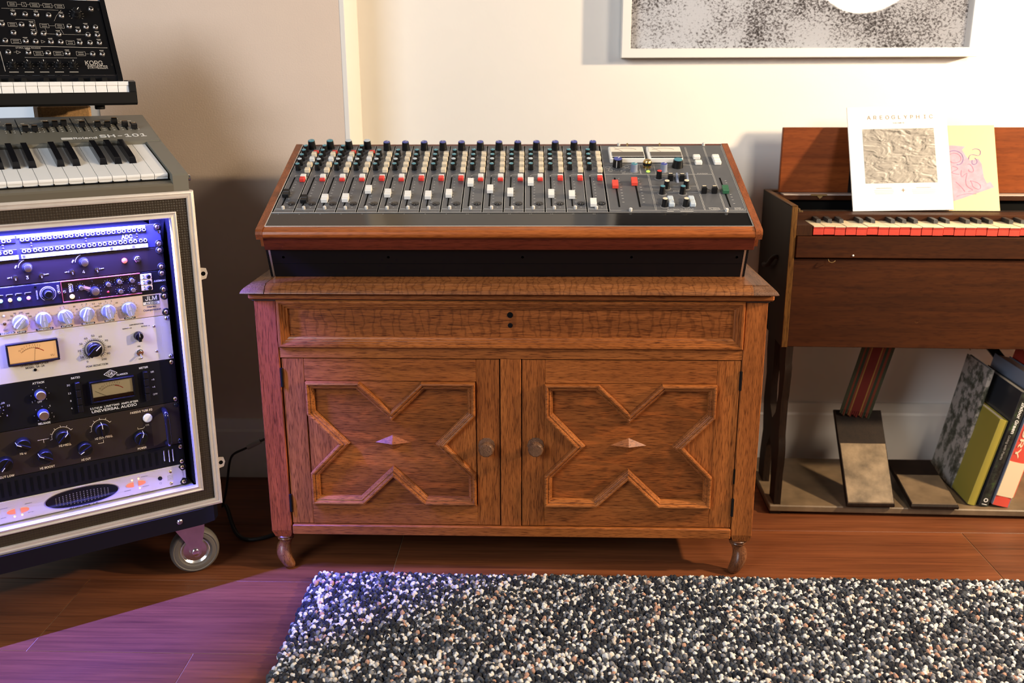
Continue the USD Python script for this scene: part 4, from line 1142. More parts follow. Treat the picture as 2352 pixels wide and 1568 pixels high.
lb.put('inlay', hull([(-0.1500, 0.6490, 0.0022), (-0.1450, 0.6525, 0.0022), (-0.1340, 0.6475, 0.0022), (-0.1320, 0.6380, 0.0022), (-0.1390, 0.6400, 0.0022), (-0.1480, 0.6490, 0.0026), (-0.1350, 0.6440, 0.0026)]), cork, smooth=False, label='brown inlay between two knobs')
for x, y, r in ((-0.1515, 0.6500, 0.0056), (-0.1282, 0.6405, 0.0098), (-0.1045, 0.6505, 0.0056), (-0.0847, 0.6535, 0.0056), (-0.0626, 0.6535, 0.0056), (-0.0846, 0.6355, 0.0056), (-0.0624, 0.6355, 0.0056)):
    alu_knob(lb, x, y, r, 0.011)
    lb.print(print_white, ticks(x, y, r + 0.0013, r + 0.0024, -40, 220, 9, 0.0004, 0.0023))
led_dot(lb, -0.1672, 0.6347, 0.0050, led_amber)
lb.put('red_lens', lathe([(0.0022, 0.002), (0.0022, 0.003), (0.001, 0.0042)], 12), red_pl, -0.1053, 0.6357)
toggle(lb, -0.1306, 0.6567, 0.55)
toggle(lb, -0.1557, 0.6334, 0.55, False)
lb.print(print_white, text('moog', -0.1672, 0.6510, 0.0052, 0.0023, bold=True, fit=0.016, ang=90), text('THE LADDER', -0.1640, 0.6505, 0.0016, 0.0023, fit=0.014, ang=90))
for y, yk in ((0.6566, 0.6580), (0.6458, 0.6468), (0.6350, 0.6366)):
    lb.put('output_block', box(-0.0462, -0.0254, y - 0.0050, y + 0.0052, 0, 0.0030, 0.0008), cream_pl, smooth=False)
    lb.put('block_knob', lathe([(0.0040, 0.003), (0.0038, 0.008), (0.003, 0.0086)], 14), black, -0.0315, y)
    for q in (-1, 1):
        lb.put('green_lens', lathe([(0.0013, 0.003), (0.0008, 0.004)], 8), green_pl, -0.0405, y + 0.0024 * q)
lb.print(print_white, T('JUICEBOX3', -0.0222, 0.6440, 0.0030, align='l', bold=True, fit=0.0220))
lb.done()
# peach stereo compressor
jc = Unit('stereo_compressor', 'peach coloured stereo compressor panel with a row of grey pointer knobs', 'audio rack unit', 0, 1, peach)
pk = [lathe([(0.0132, 0), (0.0132, 0.0016), (0.0122, 0.0024), (0.0118, 0.0046), (0.0108, 0.0052)], 28)]
bar = hull([(x, y, z) for z, s in ((0.0040, 1.0), (0.0130, 0.86)) for x, y in ((-0.0040 * s, 0.0108), (0.0040 * s, 0.0108), (-0.0052 * s, -0.0128), (0.0052 * s, -0.0128), (-0.0072 * s, -0.006), (0.0072 * s, -0.006))])
pk_pm, bar_pm = PM(pk[0]), PM(bar, False)
line_pm = PM(join(box(-0.0013, -0.0005, -0.001, 0.0106, 0.0129, 0.0135), box(0.0005, 0.0013, -0.001, 0.0106, 0.0129, 0.0135), box(-0.0004, 0.0004, -0.0118, -0.003, 0.0129, 0.0135)), False)
for x, a, s in ((-0.257, -40, 'HPF'), (-0.2195, 0, 'THRESHOLD'), (-0.1826, 18, 'ATTACK'), (-0.1458, -14, 'RELEASE'), (-0.1087, 8, 'RATIO'), (-0.0721, 10, 'OUTPUT')):
    jc.put('knob_skirt', pk_pm, knob_grey, x, 0.5992)
    jc.put('pointer_knob', bar_pm, knob_grey, x, 0.5992, m=spin(a))
    jc.put('pointer_line', line_pm, print_white, x, 0.5992, m=spin(a))
    w = max(0.012, len(s) * 0.0030)
    jc.print(print_black, prism([(x - w / 2, 0.5785), (x + w / 2, 0.5785), (x + w / 2 + 0.0016, 0.5805), (x + w / 2, 0.5825), (x - w / 2, 0.5825), (x - w / 2 - 0.0016, 0.5805)], 0.0001, 0.0003), ticks(x, 0.5992, 0.0145, 0.0160, -50, 230, 13, 0.0005, 0.0001))
    jc.print(print_white, text(s, x, 0.5790, 0.0030, 0.0004, bold=True, fit=w * 0.92))
jc.print(print_black, [T(s, x, y, 0.0024) for s, x, y in (('OFF', -0.2745, 0.6035), ('50', -0.2695, 0.6105), ('90', -0.2640, 0.6145), ('130', -0.2540, 0.6145), ('200', -0.2440, 0.6115), ('300', -0.2405, 0.6060), ('3', -0.1895, 0.6150), ('1', -0.1835, 0.6165), ('10', -0.1660, 0.6140), ('30', -0.1625, 0.6080), ('.2', -0.1530, 0.6160), ('.6', -0.1455, 0.6165), ('1.2', -0.1330, 0.6150), ('AUTO', -0.1275, 0.6095), ('1.5', -0.1215, 0.6140), ('2', -0.1115, 0.6165), ('4', -0.1015, 0.6160), ('10', -0.0925, 0.6115), ('OUT', -0.2820, 0.5868))],
         [prism([(-0.2940, 0.5795), (-0.2690, 0.5795), (-0.2674, 0.5813), (-0.2690, 0.5832), (-0.2940, 0.5832)], 0.0001, 0.0003), prism([(-0.0455, 0.6080), (-0.0150, 0.6080), (-0.0150, 0.6192), (-0.0455, 0.6192)], 0.0001, 0.0003), prism([(-0.0460, 0.6005), (-0.0152, 0.6005), (-0.0152, 0.6080), (-0.0460, 0.6080)], 0.0001, 0.0002)])
jc.print(print_white, text('SIDECHAIN', -0.2800, 0.5798, 0.0030, 0.0004, bold=True, fit=0.021), text('JLM', -0.0303, 0.6098, 0.0078, 0.0004, bold=True, fit=0.0215), prism([(-0.0456, 0.6013), (-0.0156, 0.6013), (-0.0156, 0.6072), (-0.0456, 0.6072)], 0.0002, 0.0004))
jc.print(print_navy, text('AUDIO', -0.0306, 0.6022, 0.0042, 0.0005, bold=True, fit=0.021), T('Stereo', -0.0310, 0.5955, 0.0036, bold=True, fit=0.0170), T('Compressor', -0.0302, 0.5893, 0.0036, bold=True, fit=0.0325))
toggle(jc, -0.2822, 0.5990, 0.7)
led_dot(jc, -0.2818, 0.6130, 0.0022, silver)
jc.done()


def chicken(u, x, y, r, ang, look=black, name='pointer_knob', h=0.016):
    """A round bakelite knob with a pointed bar."""
    u.put(name, join(lathe([(r, 0), (r, 0.003), (r * 0.92, 0.0045), (r * 0.88, h * 0.7), (r * 0.80, h * 0.78)], 24),
                     hull([(a, b, z) for z, s in ((0.004, 1), (h, 0.85)) for a, b in ((-r * 0.34 * s, -r * 1.06), (r * 0.34 * s, -r * 1.06), (-r * 0.42 * s, 0), (r * 0.42 * s, 0), (-r * 0.18 * s, r * 1.02), (r * 0.18 * s, r * 1.02))])), look, x, y, m=spin(ang), smooth=30)
    u.put('pointer_line', box(-r * 0.06, r * 0.06, r * 0.05, r * 0.98, h - 0.0001, h + 0.0004), print_white, x, y, m=spin(ang), smooth=False)


# cream levelling amplifier
la = Unit('levelling_amplifier', 'cream grey levelling amplifier with a glowing orange meter and a large black knob', 'audio rack unit', 1, 2, cream_panel, washer=None, screw=steel)


def vu(u, x0, x1, y0, y1, bezel, dial, ink, look_bezel=black_gloss):
    b = bezel
    mt = thing('meter', parent=u.p)
    Y = u.y0
    for a in ((x0, x1, y0, y0 + b), (x0, x1, y1 - b, y1), (x0, x0 + b, y0 + b, y1 - b), (x1 - b, x1, y0 + b, y1 - b)):
        put(mt, 'bezel', box(a[0], a[1], a[2] - Y, a[3] - Y, 0, 0.010, 0.001), look_bezel, smooth=False)
    put(mt, 'dial', box(x0 + b, x1 - b, y0 + b - Y, y1 - b - Y, 0.001, 0.0030), dial)
    cx, cy, R = (x0 + x1) / 2, y0 - Y + (y1 - y0) * 0.02, (y1 - y0) * 0.66
    put(mt, 'scale', join(arc(cx, cy, R, 66, 132, 0.0006, 0.0031), ticks(cx, cy, R, R + 0.0025, 66, 132, 11, 0.0005, 0.0031), text('VU', x1 - b - 0.008, y0 + b - Y + (y1 - y0) * 0.10, 0.0036, 0.0031)), ink, smooth=False)
    put(mt, 'scale_numerals', join([text(s, cx + (R + 0.0042) * math.cos(math.radians(a)), cy + (R + 0.0042) * math.sin(math.radians(a)), 0.0024, 0.0031) for s, a in (('20', 132), ('10', 122), ('7', 114), ('5', 106), ('3', 97), ('1', 88), ('0', 81), ('2', 73), ('3', 66))]), ink, smooth=False)
    put(mt, 'red_zone', arc(cx, cy, R - 0.0008, 46, 80, 0.0013, 0.0032), red_pl, smooth=False)
    put(mt, 'glass', box(x0 + b, x1 - b, y0 + b - Y, y1 - b - Y, 0.0080, 0.0086), meter_glass)
    return mt, cx, cy, R


mt, cx, cy, R = vu(la, -0.2874, -0.2018, 0.5218, 0.5625, 0.0035, vu_lit, ink_brown)
put(mt, 'needle', seg(cx + 0.001, cy + 0.002, cx + 0.0055, cy + R + 0.003, 0.0005, 0.0040), black, smooth=False)
la.print(print_black, T('LEVELING AMPLIFIER', -0.2440, 0.5160, 0.0038, fit=0.0455), T('MODEL  SA-2A', -0.2440, 0.5108, 0.0038, fit=0.031), T('PEAK REDUCTION', -0.1400, 0.4962, 0.0036, fit=0.0385))
led_dot(la, -0.2445, 0.5069, 0.0026, void, 'adjust_hole')
KX, KY = -0.1410, 0.5295
for i in range(11):
    a = math.radians(236 - 29.2 * i)
    la.print(print_black, T(str(10 * i), KX + 0.0262 * math.cos(a), KY + 0.0262 * math.sin(a) - 0.0018, 0.0036))
la.print(print_black, ticks(KX, KY, 0.0165, 0.0215, 236, -56, 31, 0.0005, 0.0001), ticks(KX, KY, 0.0160, 0.0185, 236, -56, 101, 0.0003, 0.0001))
chicken(la, KX, KY, 0.0138, -48)
chicken(la, -0.0610, 0.5440, 0.0085, 2)
la.print(print_black, T('GAIN REDUCTION', -0.0620, 0.5655, 0.0022, fit=0.0255), T('OUTPUT +10', -0.0795, 0.5598, 0.0022, fit=0.0165), T('OUTPUT +4', -0.0460, 0.5598, 0.0022, fit=0.0155), T('ON', -0.0622, 0.5215, 0.0026), T('OFF', -0.0618, 0.4962, 0.0026))
toggle(la, -0.0614, 0.5103, 1.6, False)
for y in (0.5580, 0.5079):
    la.put('small_screw', lathe([(0.0027, 0), (0.0027, 0.0010), (0.0018, 0.0018)], 10), steel, -0.0302, y)
la.put('right_ear', box(-0.0170, -0.0002, la.y0 + 0.0006, la.y0 + la.h - 0.0006, -0.003, 0.0004), cream_panel)
la.done()
# black limiting amplifier
lm = Unit('limiting_amplifier', 'black limiting amplifier with a dim yellow meter and two small blue ringed knobs', 'audio rack unit', 3, 2, black_matte, washer=None)
for x, y, s, l in ((-0.2426, 0.4600, 'ATTACK', 0.4800), (-0.2423, 0.4210, 'RELEASE', 0.4010)):
    lm.put('knob', lathe([(0.0098, 0), (0.0098, 0.004), (0.0086, 0.006), (0.0086, 0.0125), (0.0080, 0.0132)], 32), blue_grey if False else blue_cap, x, y)
    lm.put('knob_cap', lathe([(0.0085, 0.0125), (0.0085, 0.0145), (0.0078, 0.0152), (0.0, 0.0150)], 26), silver, x, y)
    lm.print(print_white, T(s, x, l, 0.0036, bold=True), [lathe([(0.0006, 0), (0.0006, 0.0003)], 6).apply_translation((x + 0.0150 * math.cos(a), y + 0.0150 * math.sin(a), 0.0001)) for a in np.radians(np.linspace(-50, 230, 7))])
lm.print(print_white, T('OFF', -0.2449, 0.4435, 0.0030), T('1', -0.2570, 0.4455, 0.0028), T('5', -0.2290, 0.4330, 0.0028), T('7', -0.2250, 0.4105, 0.0028), T('RATIO', -0.1798, 0.4785, 0.0036, bold=True), [T(s, x, y, 0.0034) for s, x, y in (('20', -0.1935, 0.4660), ('12', -0.1934, 0.4502), ('8', -0.1929, 0.4352), ('4', -0.1931, 0.4206))],
         T('METER', -0.0581, 0.4775, 0.0036, bold=True), [T(s, -0.0460, y, 0.0034, align='l') for s, y in (('GR', 0.4663), ('+8', 0.4507), ('+4', 0.4357), ('OFF', 0.4204))])
for x in (-0.1790, -0.0570):
    for k in range(4):
        y = 0.4655 - 0.0150 * k
        lm.put('push_button', box(x - 0.0044, x + 0.0044, y - 0.0070, y + 0.0070, 0, 0.009, 0.001), black, smooth=False)
lm.print(print_white, polyline([(-0.1304, 0.4778), (-0.1182, 0.4851), (-0.1065, 0.4777), (-0.1188, 0.4702), (-0.1304, 0.4778)], 0.0009, 0.0001), polyline([(-0.1262, 0.4778), (-0.1182, 0.4828), (-0.1105, 0.4777), (-0.1188, 0.4725), (-0.1262, 0.4778)], 0.0004, 0.0001), T('UA', -0.1184, 0.4752, 0.0052, bold=True, fit=0.0085), T('CLASSICS', -0.1080, 0.4715, 0.0030, bold=True, align='l', fit=0.0200),
         T('1176LN  LIMITING  AMPLIFIER', -0.1185, 0.4128, 0.0036, bold=True, fit=0.0870), T('UNIVERSAL AUDIO', -0.1190, 0.4056, 0.0050, bold=True, fit=0.0815))
mt, cx, cy, R = vu(lm, -0.1590, -0.0785, 0.4262, 0.4692, 0.0040, vu_dim, ink_brown, black_metal)
put(mt, 'meter_skirt', box(-0.1550, -0.0825, 0.4302 - lm.y0, 0.4368 - lm.y0, 0.0030, 0.0068, 0.001), black_metal)
put(mt, 'needle', seg(cx - 0.010, cy + 0.008, cx - 0.031, cy + 0.022, 0.0005, 0.0040), black, smooth=False)
chicken(lm, -0.3230, 0.4440, 0.0150, -60, look=black)
lm.print(print_white, [T(s, x, y, 0.0030) for s, x, y in (('18', -0.3040, 0.4530), ('12', -0.2962, 0.4466), ('6', -0.3005, 0.4282))], ticks(-0.3230, 0.4440, 0.0175, 0.0190, -50, 230, 15, 0.0006, 0.0001))
lm.done()
# passive equaliser
eq = Unit('tube_equaliser', 'brown black passive equaliser with large round black knobs and a black handle', 'audio rack unit', 5, 2, eq_panel, washer=None, screw=black)
for x, y, a in ((-0.2830, 0.3700, 62), (-0.2155, 0.3715, -42), (-0.2495, 0.3395, 58), (-0.1803, 0.3400, 118), (-0.1465, 0.3725, 3), (-0.0790, 0.3405, -22), (-0.3160, 0.3400, 140), (-0.3700, 0.3700, 20), (-0.4200, 0.3400, 20)):
    r = 0.0136
    eq.put('knob', lathe([(r, 0), (r, 0.0035), (r * 0.95, 0.005), (r * 0.90, 0.0135), (r * 0.84, 0.0145)], 28), black, x, y)
    eq.put('knob_grip', hull([(q * r * 0.20 * s, b, z) for z, s in ((0.013, 1), (0.0185, 0.8)) for q in (-1, 1) for b in (-r * 0.86, r * 0.86)]), black_gloss, x, y, m=spin(a), smooth=False)
    eq.put('pointer_line', join(box(-0.0006, 0.0006, r * 0.28, r * 0.86, 0.0184, 0.0189), hull([(-0.0006, r * 0.84, 0.0186), (0.0006, r * 0.84, 0.0186), (-0.0006, r * 1.0, 0.0030), (0.0006, r * 1.0, 0.0030), (0, r * 0.90, 0.006)])), print_white, x, y, m=spin(a), smooth=False)
eq.print(cream_pl, [T(s, x, y, 0.0040, bold=True, fit=f) for s, x, y, f in (('HI Q', -0.2846, 0.3500, 0.0105), ('HI FREQ.', -0.2127, 0.3508, 0.0215), ('HI BOOST', -0.2479, 0.3138, 0.0255), ('HI CUT', -0.1803, 0.3144, 0.0165), ('HI CUT FREQ.', -0.1442, 0.3513, 0.0320), ('POWER', -0.0776, 0.3144, 0.0165), ('CUT LOW', -0.3162, 0.3113, 0.0240))],
         T('PASSIVE TUBE EQ', -0.0714, 0.3902, 0.0040, bold=True, fit=0.0410), T('ON', -0.0633, 0.3602, 0.0034), [arc(x, y, 0.0180, 30, 190, 0.0007, 0.0001) for x, y in ((-0.2155, 0.3715), (-0.1465, 0.3725))], [ticks(x, y, 0.0180, 0.0215, 30, 190, 6, 0.0007, 0.0001) for x, y in ((-0.2155, 0.3715), (-0.1465, 0.3725))],
         polyline([(-0.2580, 0.3715), (-0.2385, 0.3715)], 0.0007, 0.0001), polyline([(-0.2480, 0.3715), (-0.2480, 0.3650)], 0.0007, 0.0001), polyline([(-0.1460, 0.3490), (-0.1460, 0.3430), (-0.1560, 0.3430)], 0.0007, 0.0001), polyline([(-0.0815, 0.3605), (-0.0815, 0.3570), (-0.0705, 0.3570), (-0.0685, 0.3600)], 0.0006, 0.0001))
eq.put('lamp_ring', lathe([(0.0088, 0), (0.0088, 0.0025), (0.0070, 0.004), (0.0035, 0.0042)], 24), white_pl, -0.0613, 0.3765)
led_dot(eq, -0.0613, 0.3765, 0.0040, led_red)
hp = [(-0.0310, 0.3890, 0.0), (-0.0310, 0.3890, 0.012), (-0.0309, 0.3865, 0.022), (-0.0307, 0.3810, 0.0265), (-0.0305, 0.3700, 0.0275), (-0.0303, 0.3500, 0.0275), (-0.0302, 0.3330, 0.0275), (-0.0302, 0.3270, 0.0265), (-0.0302, 0.3215, 0.022), (-0.0302, 0.3190, 0.012), (-0.0302, 0.3190, 0.0)]
eq.put('handle', tube(spline(hp, 40), 0.0052, 12), black_gloss, smooth=60)
eq.done()
# vent panel
vp = Unit('vent_panel', 'black slotted vent panel above the silver converter', 'vent panel', 7, 1, black_matte, washer=None)
for k in range(34):
    x = -0.455 + 0.0125 * k
    vp.put('vent_slot', box(x, x + 0.0045, vp.y0 + 0.008, vp.y0 + 0.036, -0.0002, 0.0006), void if k < 33 else black_gloss)
for k, x in enumerate((-0.0395, -0.0300, -0.0225)):
    vp.put('vent_rib', box(x, x + 0.0028, vp.y0 + 0.010 + 0.004 * (k == 0), vp.y0 + 0.037, 0.0, 0.0030, 0.0008), chrome, smooth=False, label='bright metal rib of the vent')
vp.done()
# silver converter
au = Unit('converter', 'silver sixteen channel converter with a long black oval display, bottom of the rack', 'audio rack unit', 8, 1, silver_panel)
t = np.radians(np.arange(0, 360, 6))


def oval(cx, cy, a, b, z0, z1):
    return prism(np.stack([cx + a * np.sign(np.cos(t)) * np.abs(np.cos(t)) ** 0.85, cy + b * np.sin(t)], 1), z0, z1)


au.put('raised_panel', join(prism(np.array([(-0.452, 0.2245), (-0.025, 0.2245)] + [(-0.025 + 0.0185 * math.sin(a), 0.2445 - 0.020 * math.cos(a)) for a in np.linspace(0.1, math.pi - 0.1, 12)] + [(-0.025, 0.2645), (-0.452, 0.2645)]), 0.0, 0.0014)), silver_panel, smooth=False)
au.put('oval_rim', oval(-0.1958, 0.2442, 0.0670, 0.0195, 0.0014, 0.0024), silver, smooth=False)
au.put('display', oval(-0.1958, 0.2442, 0.0650, 0.0178, 0.0014, 0.0028), black_gloss, smooth=False)
for k in range(16):
    x = -0.1958 + 0.0062 * (k - 7.5)
    h = 0.0125 * math.sqrt(max(0.05, 1 - ((k - 7.5) / 9.6) ** 2))
    au.put('meter_bar', join([box(x - 0.0010, x + 0.0010, 0.2442 + h * (2 * j / 6 - 1), 0.2442 + h * (2 * j / 6 - 1) + h * 0.18, 0.0028, 0.0031) for j in range(6)]), rubber, smooth=False)
for x, y, f in ((-0.1083, 0.2446, -1), (-0.0861, 0.2451, 1), (-0.3189, 0.2428, -1), (-0.2962, 0.2421, 1)):
    q = np.radians(np.linspace(-90, 90, 12))
    au.put('button', prism(np.stack([x - f * 0.0066 + f * 0.0140 * np.cos(q), y + 0.0048 * np.sin(q)], 1)[::f], 0.0014, 0.0030), orange_btn, smooth=False, label='orange half oval button')
for x, y in ((-0.1037, 0.2541), (-0.0915, 0.2547), (-0.0909, 0.2345), (-0.3143, 0.2325), (-0.3016, 0.2328)):
    au.put('indicator_lamp', lathe([(0.0018, 0.0014), (0.0018, 0.0024), (0.0008, 0.0034)], 10), led_orange, x, y)
au.put('power_button', lathe([(0.0042, 0.0014), (0.0040, 0.0030), (0.003, 0.0034)], 18), black, -0.0509, 0.2456)
for x, y in ((-0.0305, 0.2545), (-0.0308, 0.2293)):
    au.put('small_screw', lathe([(0.0034, 0.0014), (0.0034, 0.0022), (0.002, 0.0032)], 12), brass, x, y)
Z14 = 0.0015
au.print(print_black, text('AURORA 16', -0.1955, 0.2206 + 0.0012, 0.0042, Z14, fit=0.0520))
au.print(print_grey, [text(s, x, y, 0.0018, Z14, fit=f) for s, x, y, f in (('SYNC SOURCE', -0.1140, 0.2335, 0.012), ('ANALOG IN', -0.3300, 0.2520, 0.012), ('ANALOG IN', -0.2890, 0.2520, 0.012), ('AES IN', -0.3330, 0.2335, 0.009), ('TO ANALOG OUT', -0.3255, 0.2220, 0.020), ('TO DIGITAL OUT', -0.2870, 0.2220, 0.020), ('EXT IN', -0.2870, 0.2335, 0.009), ('SYNC', -0.1080, 0.2225, 0.008), ('INTERNAL', -0.0800, 0.2560, 0.013), ('EXTERNAL', -0.0790, 0.2352, 0.013), ('SAMPLE RATE', -0.0810, 0.2232, 0.016))],
         [seg(-0.037, y, -0.026, y, 0.0007, Z14) for y in (0.2475, 0.2455, 0.2435, 0.2415, 0.2395, 0.2370)], [arc(-0.0508, 0.2352, 0.0022, 120, 420, 0.0004, Z14), seg(-0.0508, 0.2352, -0.0508, 0.2380, 0.0005, Z14)])
au.done()
# ------------------------------------------------------------------ olive grey synthesizer on top of the flight case
AL = 0.2584
rD = -rN                                                     # into the rack
sV = rD * math.cos(AL) + rY * math.sin(AL)
sN = -rD * math.sin(AL) + rY * math.cos(AL)
sh = thing('olive_synthesizer', 'olive grey keyboard synthesizer with white and black keys, tilted on top of the flight case', 'synthesizer', (rX, rD, rY, R0 + rX * 0.0521 + rD * (-0.0323) + rY * (CT + 0.0006)))
STILT = np.array([[1, 0, 0], [0, math.cos(AL), -math.sin(AL)], [0, math.sin(AL), math.cos(AL)]])


def sput(name, mesh, look, t=(0, 0, 0), m=None, **k):
    """A part of the olive synthesizer given in the tilted space of its keys."""
    return put(sh, name, mesh, look, t=STILT @ np.asarray(t, float) + np.array([0, 0, 0.8442 - CT - 0.0006]), m=STILT if m is None else STILT @ np.asarray(m), **k)


sput('base', prism_x([(0.004, -0.032), (0.004, -0.014), (0.190, -0.014), (0.344, -0.012), (0.344, -0.048), (0.10, -0.048)], -0.570, 0.0), synth_grey_d, smooth=False)
chk = [(-0.008, -0.0265), (-0.002, 0.0012), (0.0015, 0.0038), (0.1905, 0.0045), (0.1905, -0.030), (0.06, -0.034)]
for x0, x1 in ((-0.0283, 0.0), (-0.570, -0.4965)):
    sput('key_cheek', prism_x(chk, x0, x1), synth_grey, smooth=20)
sput('front_rail', prism_x([(-0.0085, -0.0270), (-0.0060, -0.0155), (-0.0035, -0.0125), (0.012, -0.0118), (0.012, -0.030)], -0.4965, -0.0283), synth_grey_d, smooth=20)
sput('key_bed', box(-0.4965, -0.0283, 0.012, 0.19, -0.0150, -0.0105), void)
pn = [(0.1870, -0.014), (0.1895, 0.0040), (0.1920, 0.0062), (0.3440, 0.0118), (0.3455, 0.0100), (0.3455, -0.046), (0.30, -0.048)]
sput('control_panel', prism_x(pn, -0.570, -0.0025), synth_grey, smooth=15)
sput('side_lip', prism_x([(0.188, -0.02), (0.188, 0.0050), (0.3448, 0.0112), (0.3448, -0.04)], -0.0028, 0.0), synth_grey, smooth=15)
for x in (-0.54, -0.03):
    sput('prop_foot', hull([(a, b, c) for a in (x - 0.012, x + 0.012) for b, c in ((0.292, -0.047), (0.325, -0.047), (0.273, -0.0985), (0.292, -0.1035))]), black_matte, smooth=False)
BL = {2, 3, 4, 6, 7, 9, 10, 11, 13, 14, 16, 17, 18}
for k in range(19):
    b = -0.0314 - 0.0244 * k
    x0, x1 = b - 0.0244 + 0.0005, b - 0.0005
    body = hull([(x, y, z) for x in (x0, x1) for y, z in ((0.0165, -0.0030), (0.0165, -0.0052), (0.0180, 0.0), (0.0170, -0.0010), (0.188, 0.0), (0.188, -0.0055))])
    lip = box(x0, x1, 0.0175, 0.03, -0.0105, -0.004)
    sput('white_key', join(body, lip), key_white, smooth=False)
    sput('key_slot', box(x0 - 0.0012, x0 + 0.0008, 0.012, 0.0172, -0.0118, -0.0085), void) if k else None
for i in sorted(BL):
    x = -0.0314 - 0.0244 * i
    off = {2: 0.0015, 3: 0, 4: -0.0015, 6: 0.001, 7: -0.001, 9: 0.0015, 10: 0, 11: -0.0015, 13: 0.001, 14: -0.001, 16: 0.0015, 17: 0, 18: -0.0015}[i]
    x += off
    m = hull([(x + s * w, y, z) for s in (-1, 1) for w, y, z in ((0.0066, 0.0800, 0.0), (0.0052, 0.0850, 0.0095), (0.0060, 0.188, 0.0), (0.0050, 0.188, 0.0120), (0.0051, 0.0870, 0.0105), (0.0052, 0.130, 0.0118))])
    sput('black_key', m, black_gloss, smooth=40)


def onp_(m):
    """From the control panel's own plane (x, distance up the panel, height) to the synthesizer's space."""
    a = 0.0369
    v = m.vertices
    m = m.copy()
    m.vertices = np.stack([v[:, 0], 0.1920 + (v[:, 1] - 0.0325) * math.cos(a) - v[:, 2] * math.sin(a), 0.0063 + (v[:, 1] - 0.0325) * math.sin(a) + v[:, 2] * math.cos(a)], 1)
    return m


sl = [(-0.2580, 0.1190), (-0.2308, 0.1090), (-0.2147, 0.1074), (-0.1917, 0.1280), (-0.1750, 0.1316), (-0.1585, 0.1353), (-0.1264, 0.1246), (-0.0977, 0.1220), (-0.0795, 0.1204), (-0.0625, 0.1401), (-0.0462, 0.1200), (-0.0313, 0.1054),
      (-0.3000, 0.1200), (-0.3200, 0.1100), (-0.3400, 0.1350), (-0.3700, 0.1200), (-0.3900, 0.1100), (-0.4300, 0.1250), (-0.4600, 0.1150)]
ink = []
for x, v in sl:
    x -= 0.0035
    sput('slider_slot', onp_(box(x - 0.0013, x + 0.0013, 0.096, 0.140, 0.0, 0.0006)), void, smooth=False)
    sput('slider_cap', onp_(prism_x([(v - 0.0075, 0.0006), (v - 0.0055, 0.0095), (v - 0.0005, 0.0105), (v + 0.0005, 0.0105), (v + 0.0052, 0.0085), (v + 0.0070, 0.0006)], x - 0.0050, x + 0.0050)), black, smooth=False)
    sput('slider_line', onp_(box(x - 0.0045, x + 0.0045, v + 0.0005, v + 0.0028, 0.0095, 0.0108)), cream_pl if False else ink_brown, smooth=False)
    ink += [seg(x + s * 0.0085, y, x + s * 0.0065, y, 0.0012) for s in (-1, 1) for y in (0.098, 0.1085, 0.119, 0.1295, 0.139)]
    ink += [seg(x - 0.0035, 0.1490, x + 0.0035, 0.1490, 0.0022)]
for a, b, s in ((-0.2444, -0.1440, 'VCF'), (-0.1440, -0.1159, 'VCA'), (-0.1159, -0.0060, 'ENV'), (-0.3550, -0.2444, 'SOURCE MIXER')):
    ink += [text(s, (a + b) / 2, 0.1600, 0.0046, bold=True, fit=0.0048 * len(s))]
# maker's name and model number on the panel
ink += [text('SH-101', -0.1095, 0.0565, 0.0150, align='l', bold=True, fit=0.0880), text('Roland', -0.1580, 0.0530, 0.0095, align='l', bold=True, fit=0.0430), polyline([(-0.1790, 0.0530), (-0.1600, 0.0530), (-0.1600, 0.0615), (-0.1790, 0.0615), (-0.1790, 0.0530)], 0.0014), seg(-0.1785, 0.0558, -0.1605, 0.0558, 0.0012), seg(-0.1785, 0.0585, -0.1605, 0.0585, 0.0012)]
flat = []
for g in ink:
    flat += g if isinstance(g, list) else [g]
sput('lettering', onp_(shift(join(*flat), 0, 0, 0.0001)), print_white, smooth=False, kind='stuff')
sput('panel_grooves', onp_(join(*[seg(x, 0.0870, x, 0.1730, 0.0009, 0.0001) for x in (-0.2445, -0.1445, -0.1162, -0.3550)])), void, smooth=False)
sput('strap_button', lathe([(0.0030, 0), (0.0030, 0.004), (0.0058, 0.006), (0.0058, 0.009), (0.004, 0.010)], 16), chrome, t=(0.0, 0.020, -0.012), m=[[0, 0, 1], [0, 1, 0], [-1, 0, 0]], label='chrome strap button')

# ------------------------------------------------------------------ cork block between the synthesizers
ck_ = thing('cork_block', 'brown cork block propping up the black synthesizer at the left', 'block', rack_frame(CT + 0.0005, -0.0440, -0.318))
cb = 0.9675 - CT - 0.0005
put(ck_, 'block', box(-0.1010, 0, 0, cb, -0.075, 0, 0.006), cork, smooth=False)
ck2 = thing('cork_block', 'second cork block, hidden further left under the black synthesizer', 'block', rack_frame(CT + 0.0005, -0.36, -0.318))
put(ck2, 'block', box(-0.1010, 0, 0, cb, -0.075, 0, 0.006), cork, smooth=False)

# ------------------------------------------------------------------ small black patchable synthesizer above
MA = math.radians(56.63)
MX, MD, MY = -0.0082, 0.205, 0.9680
ms2 = thing('black_synthesizer', 'small black patchable synthesizer with rows of sockets and a mini keyboard, top left', 'synthesizer', (rX, rY, rN, R0 + rX * MX - rN * MD + rY * MY))
MZ = 1.0279 - MY                                             # panel foot above the base


def mp(m):
    """From the panel plane (across, up, out) to the synthesizer's space."""
    v = m.vertices
    m = m.copy()
    m.vertices = np.stack([v[:, 0], MZ + v[:, 1] * math.sin(MA) + v[:, 2] * math.cos(MA), -v[:, 1] * math.cos(MA) + v[:, 2] * math.sin(MA)], 1)
    return m


MR = np.array([[1, 0, 0], [0, math.sin(MA), math.cos(MA)], [0, -math.cos(MA), math.sin(MA)]])


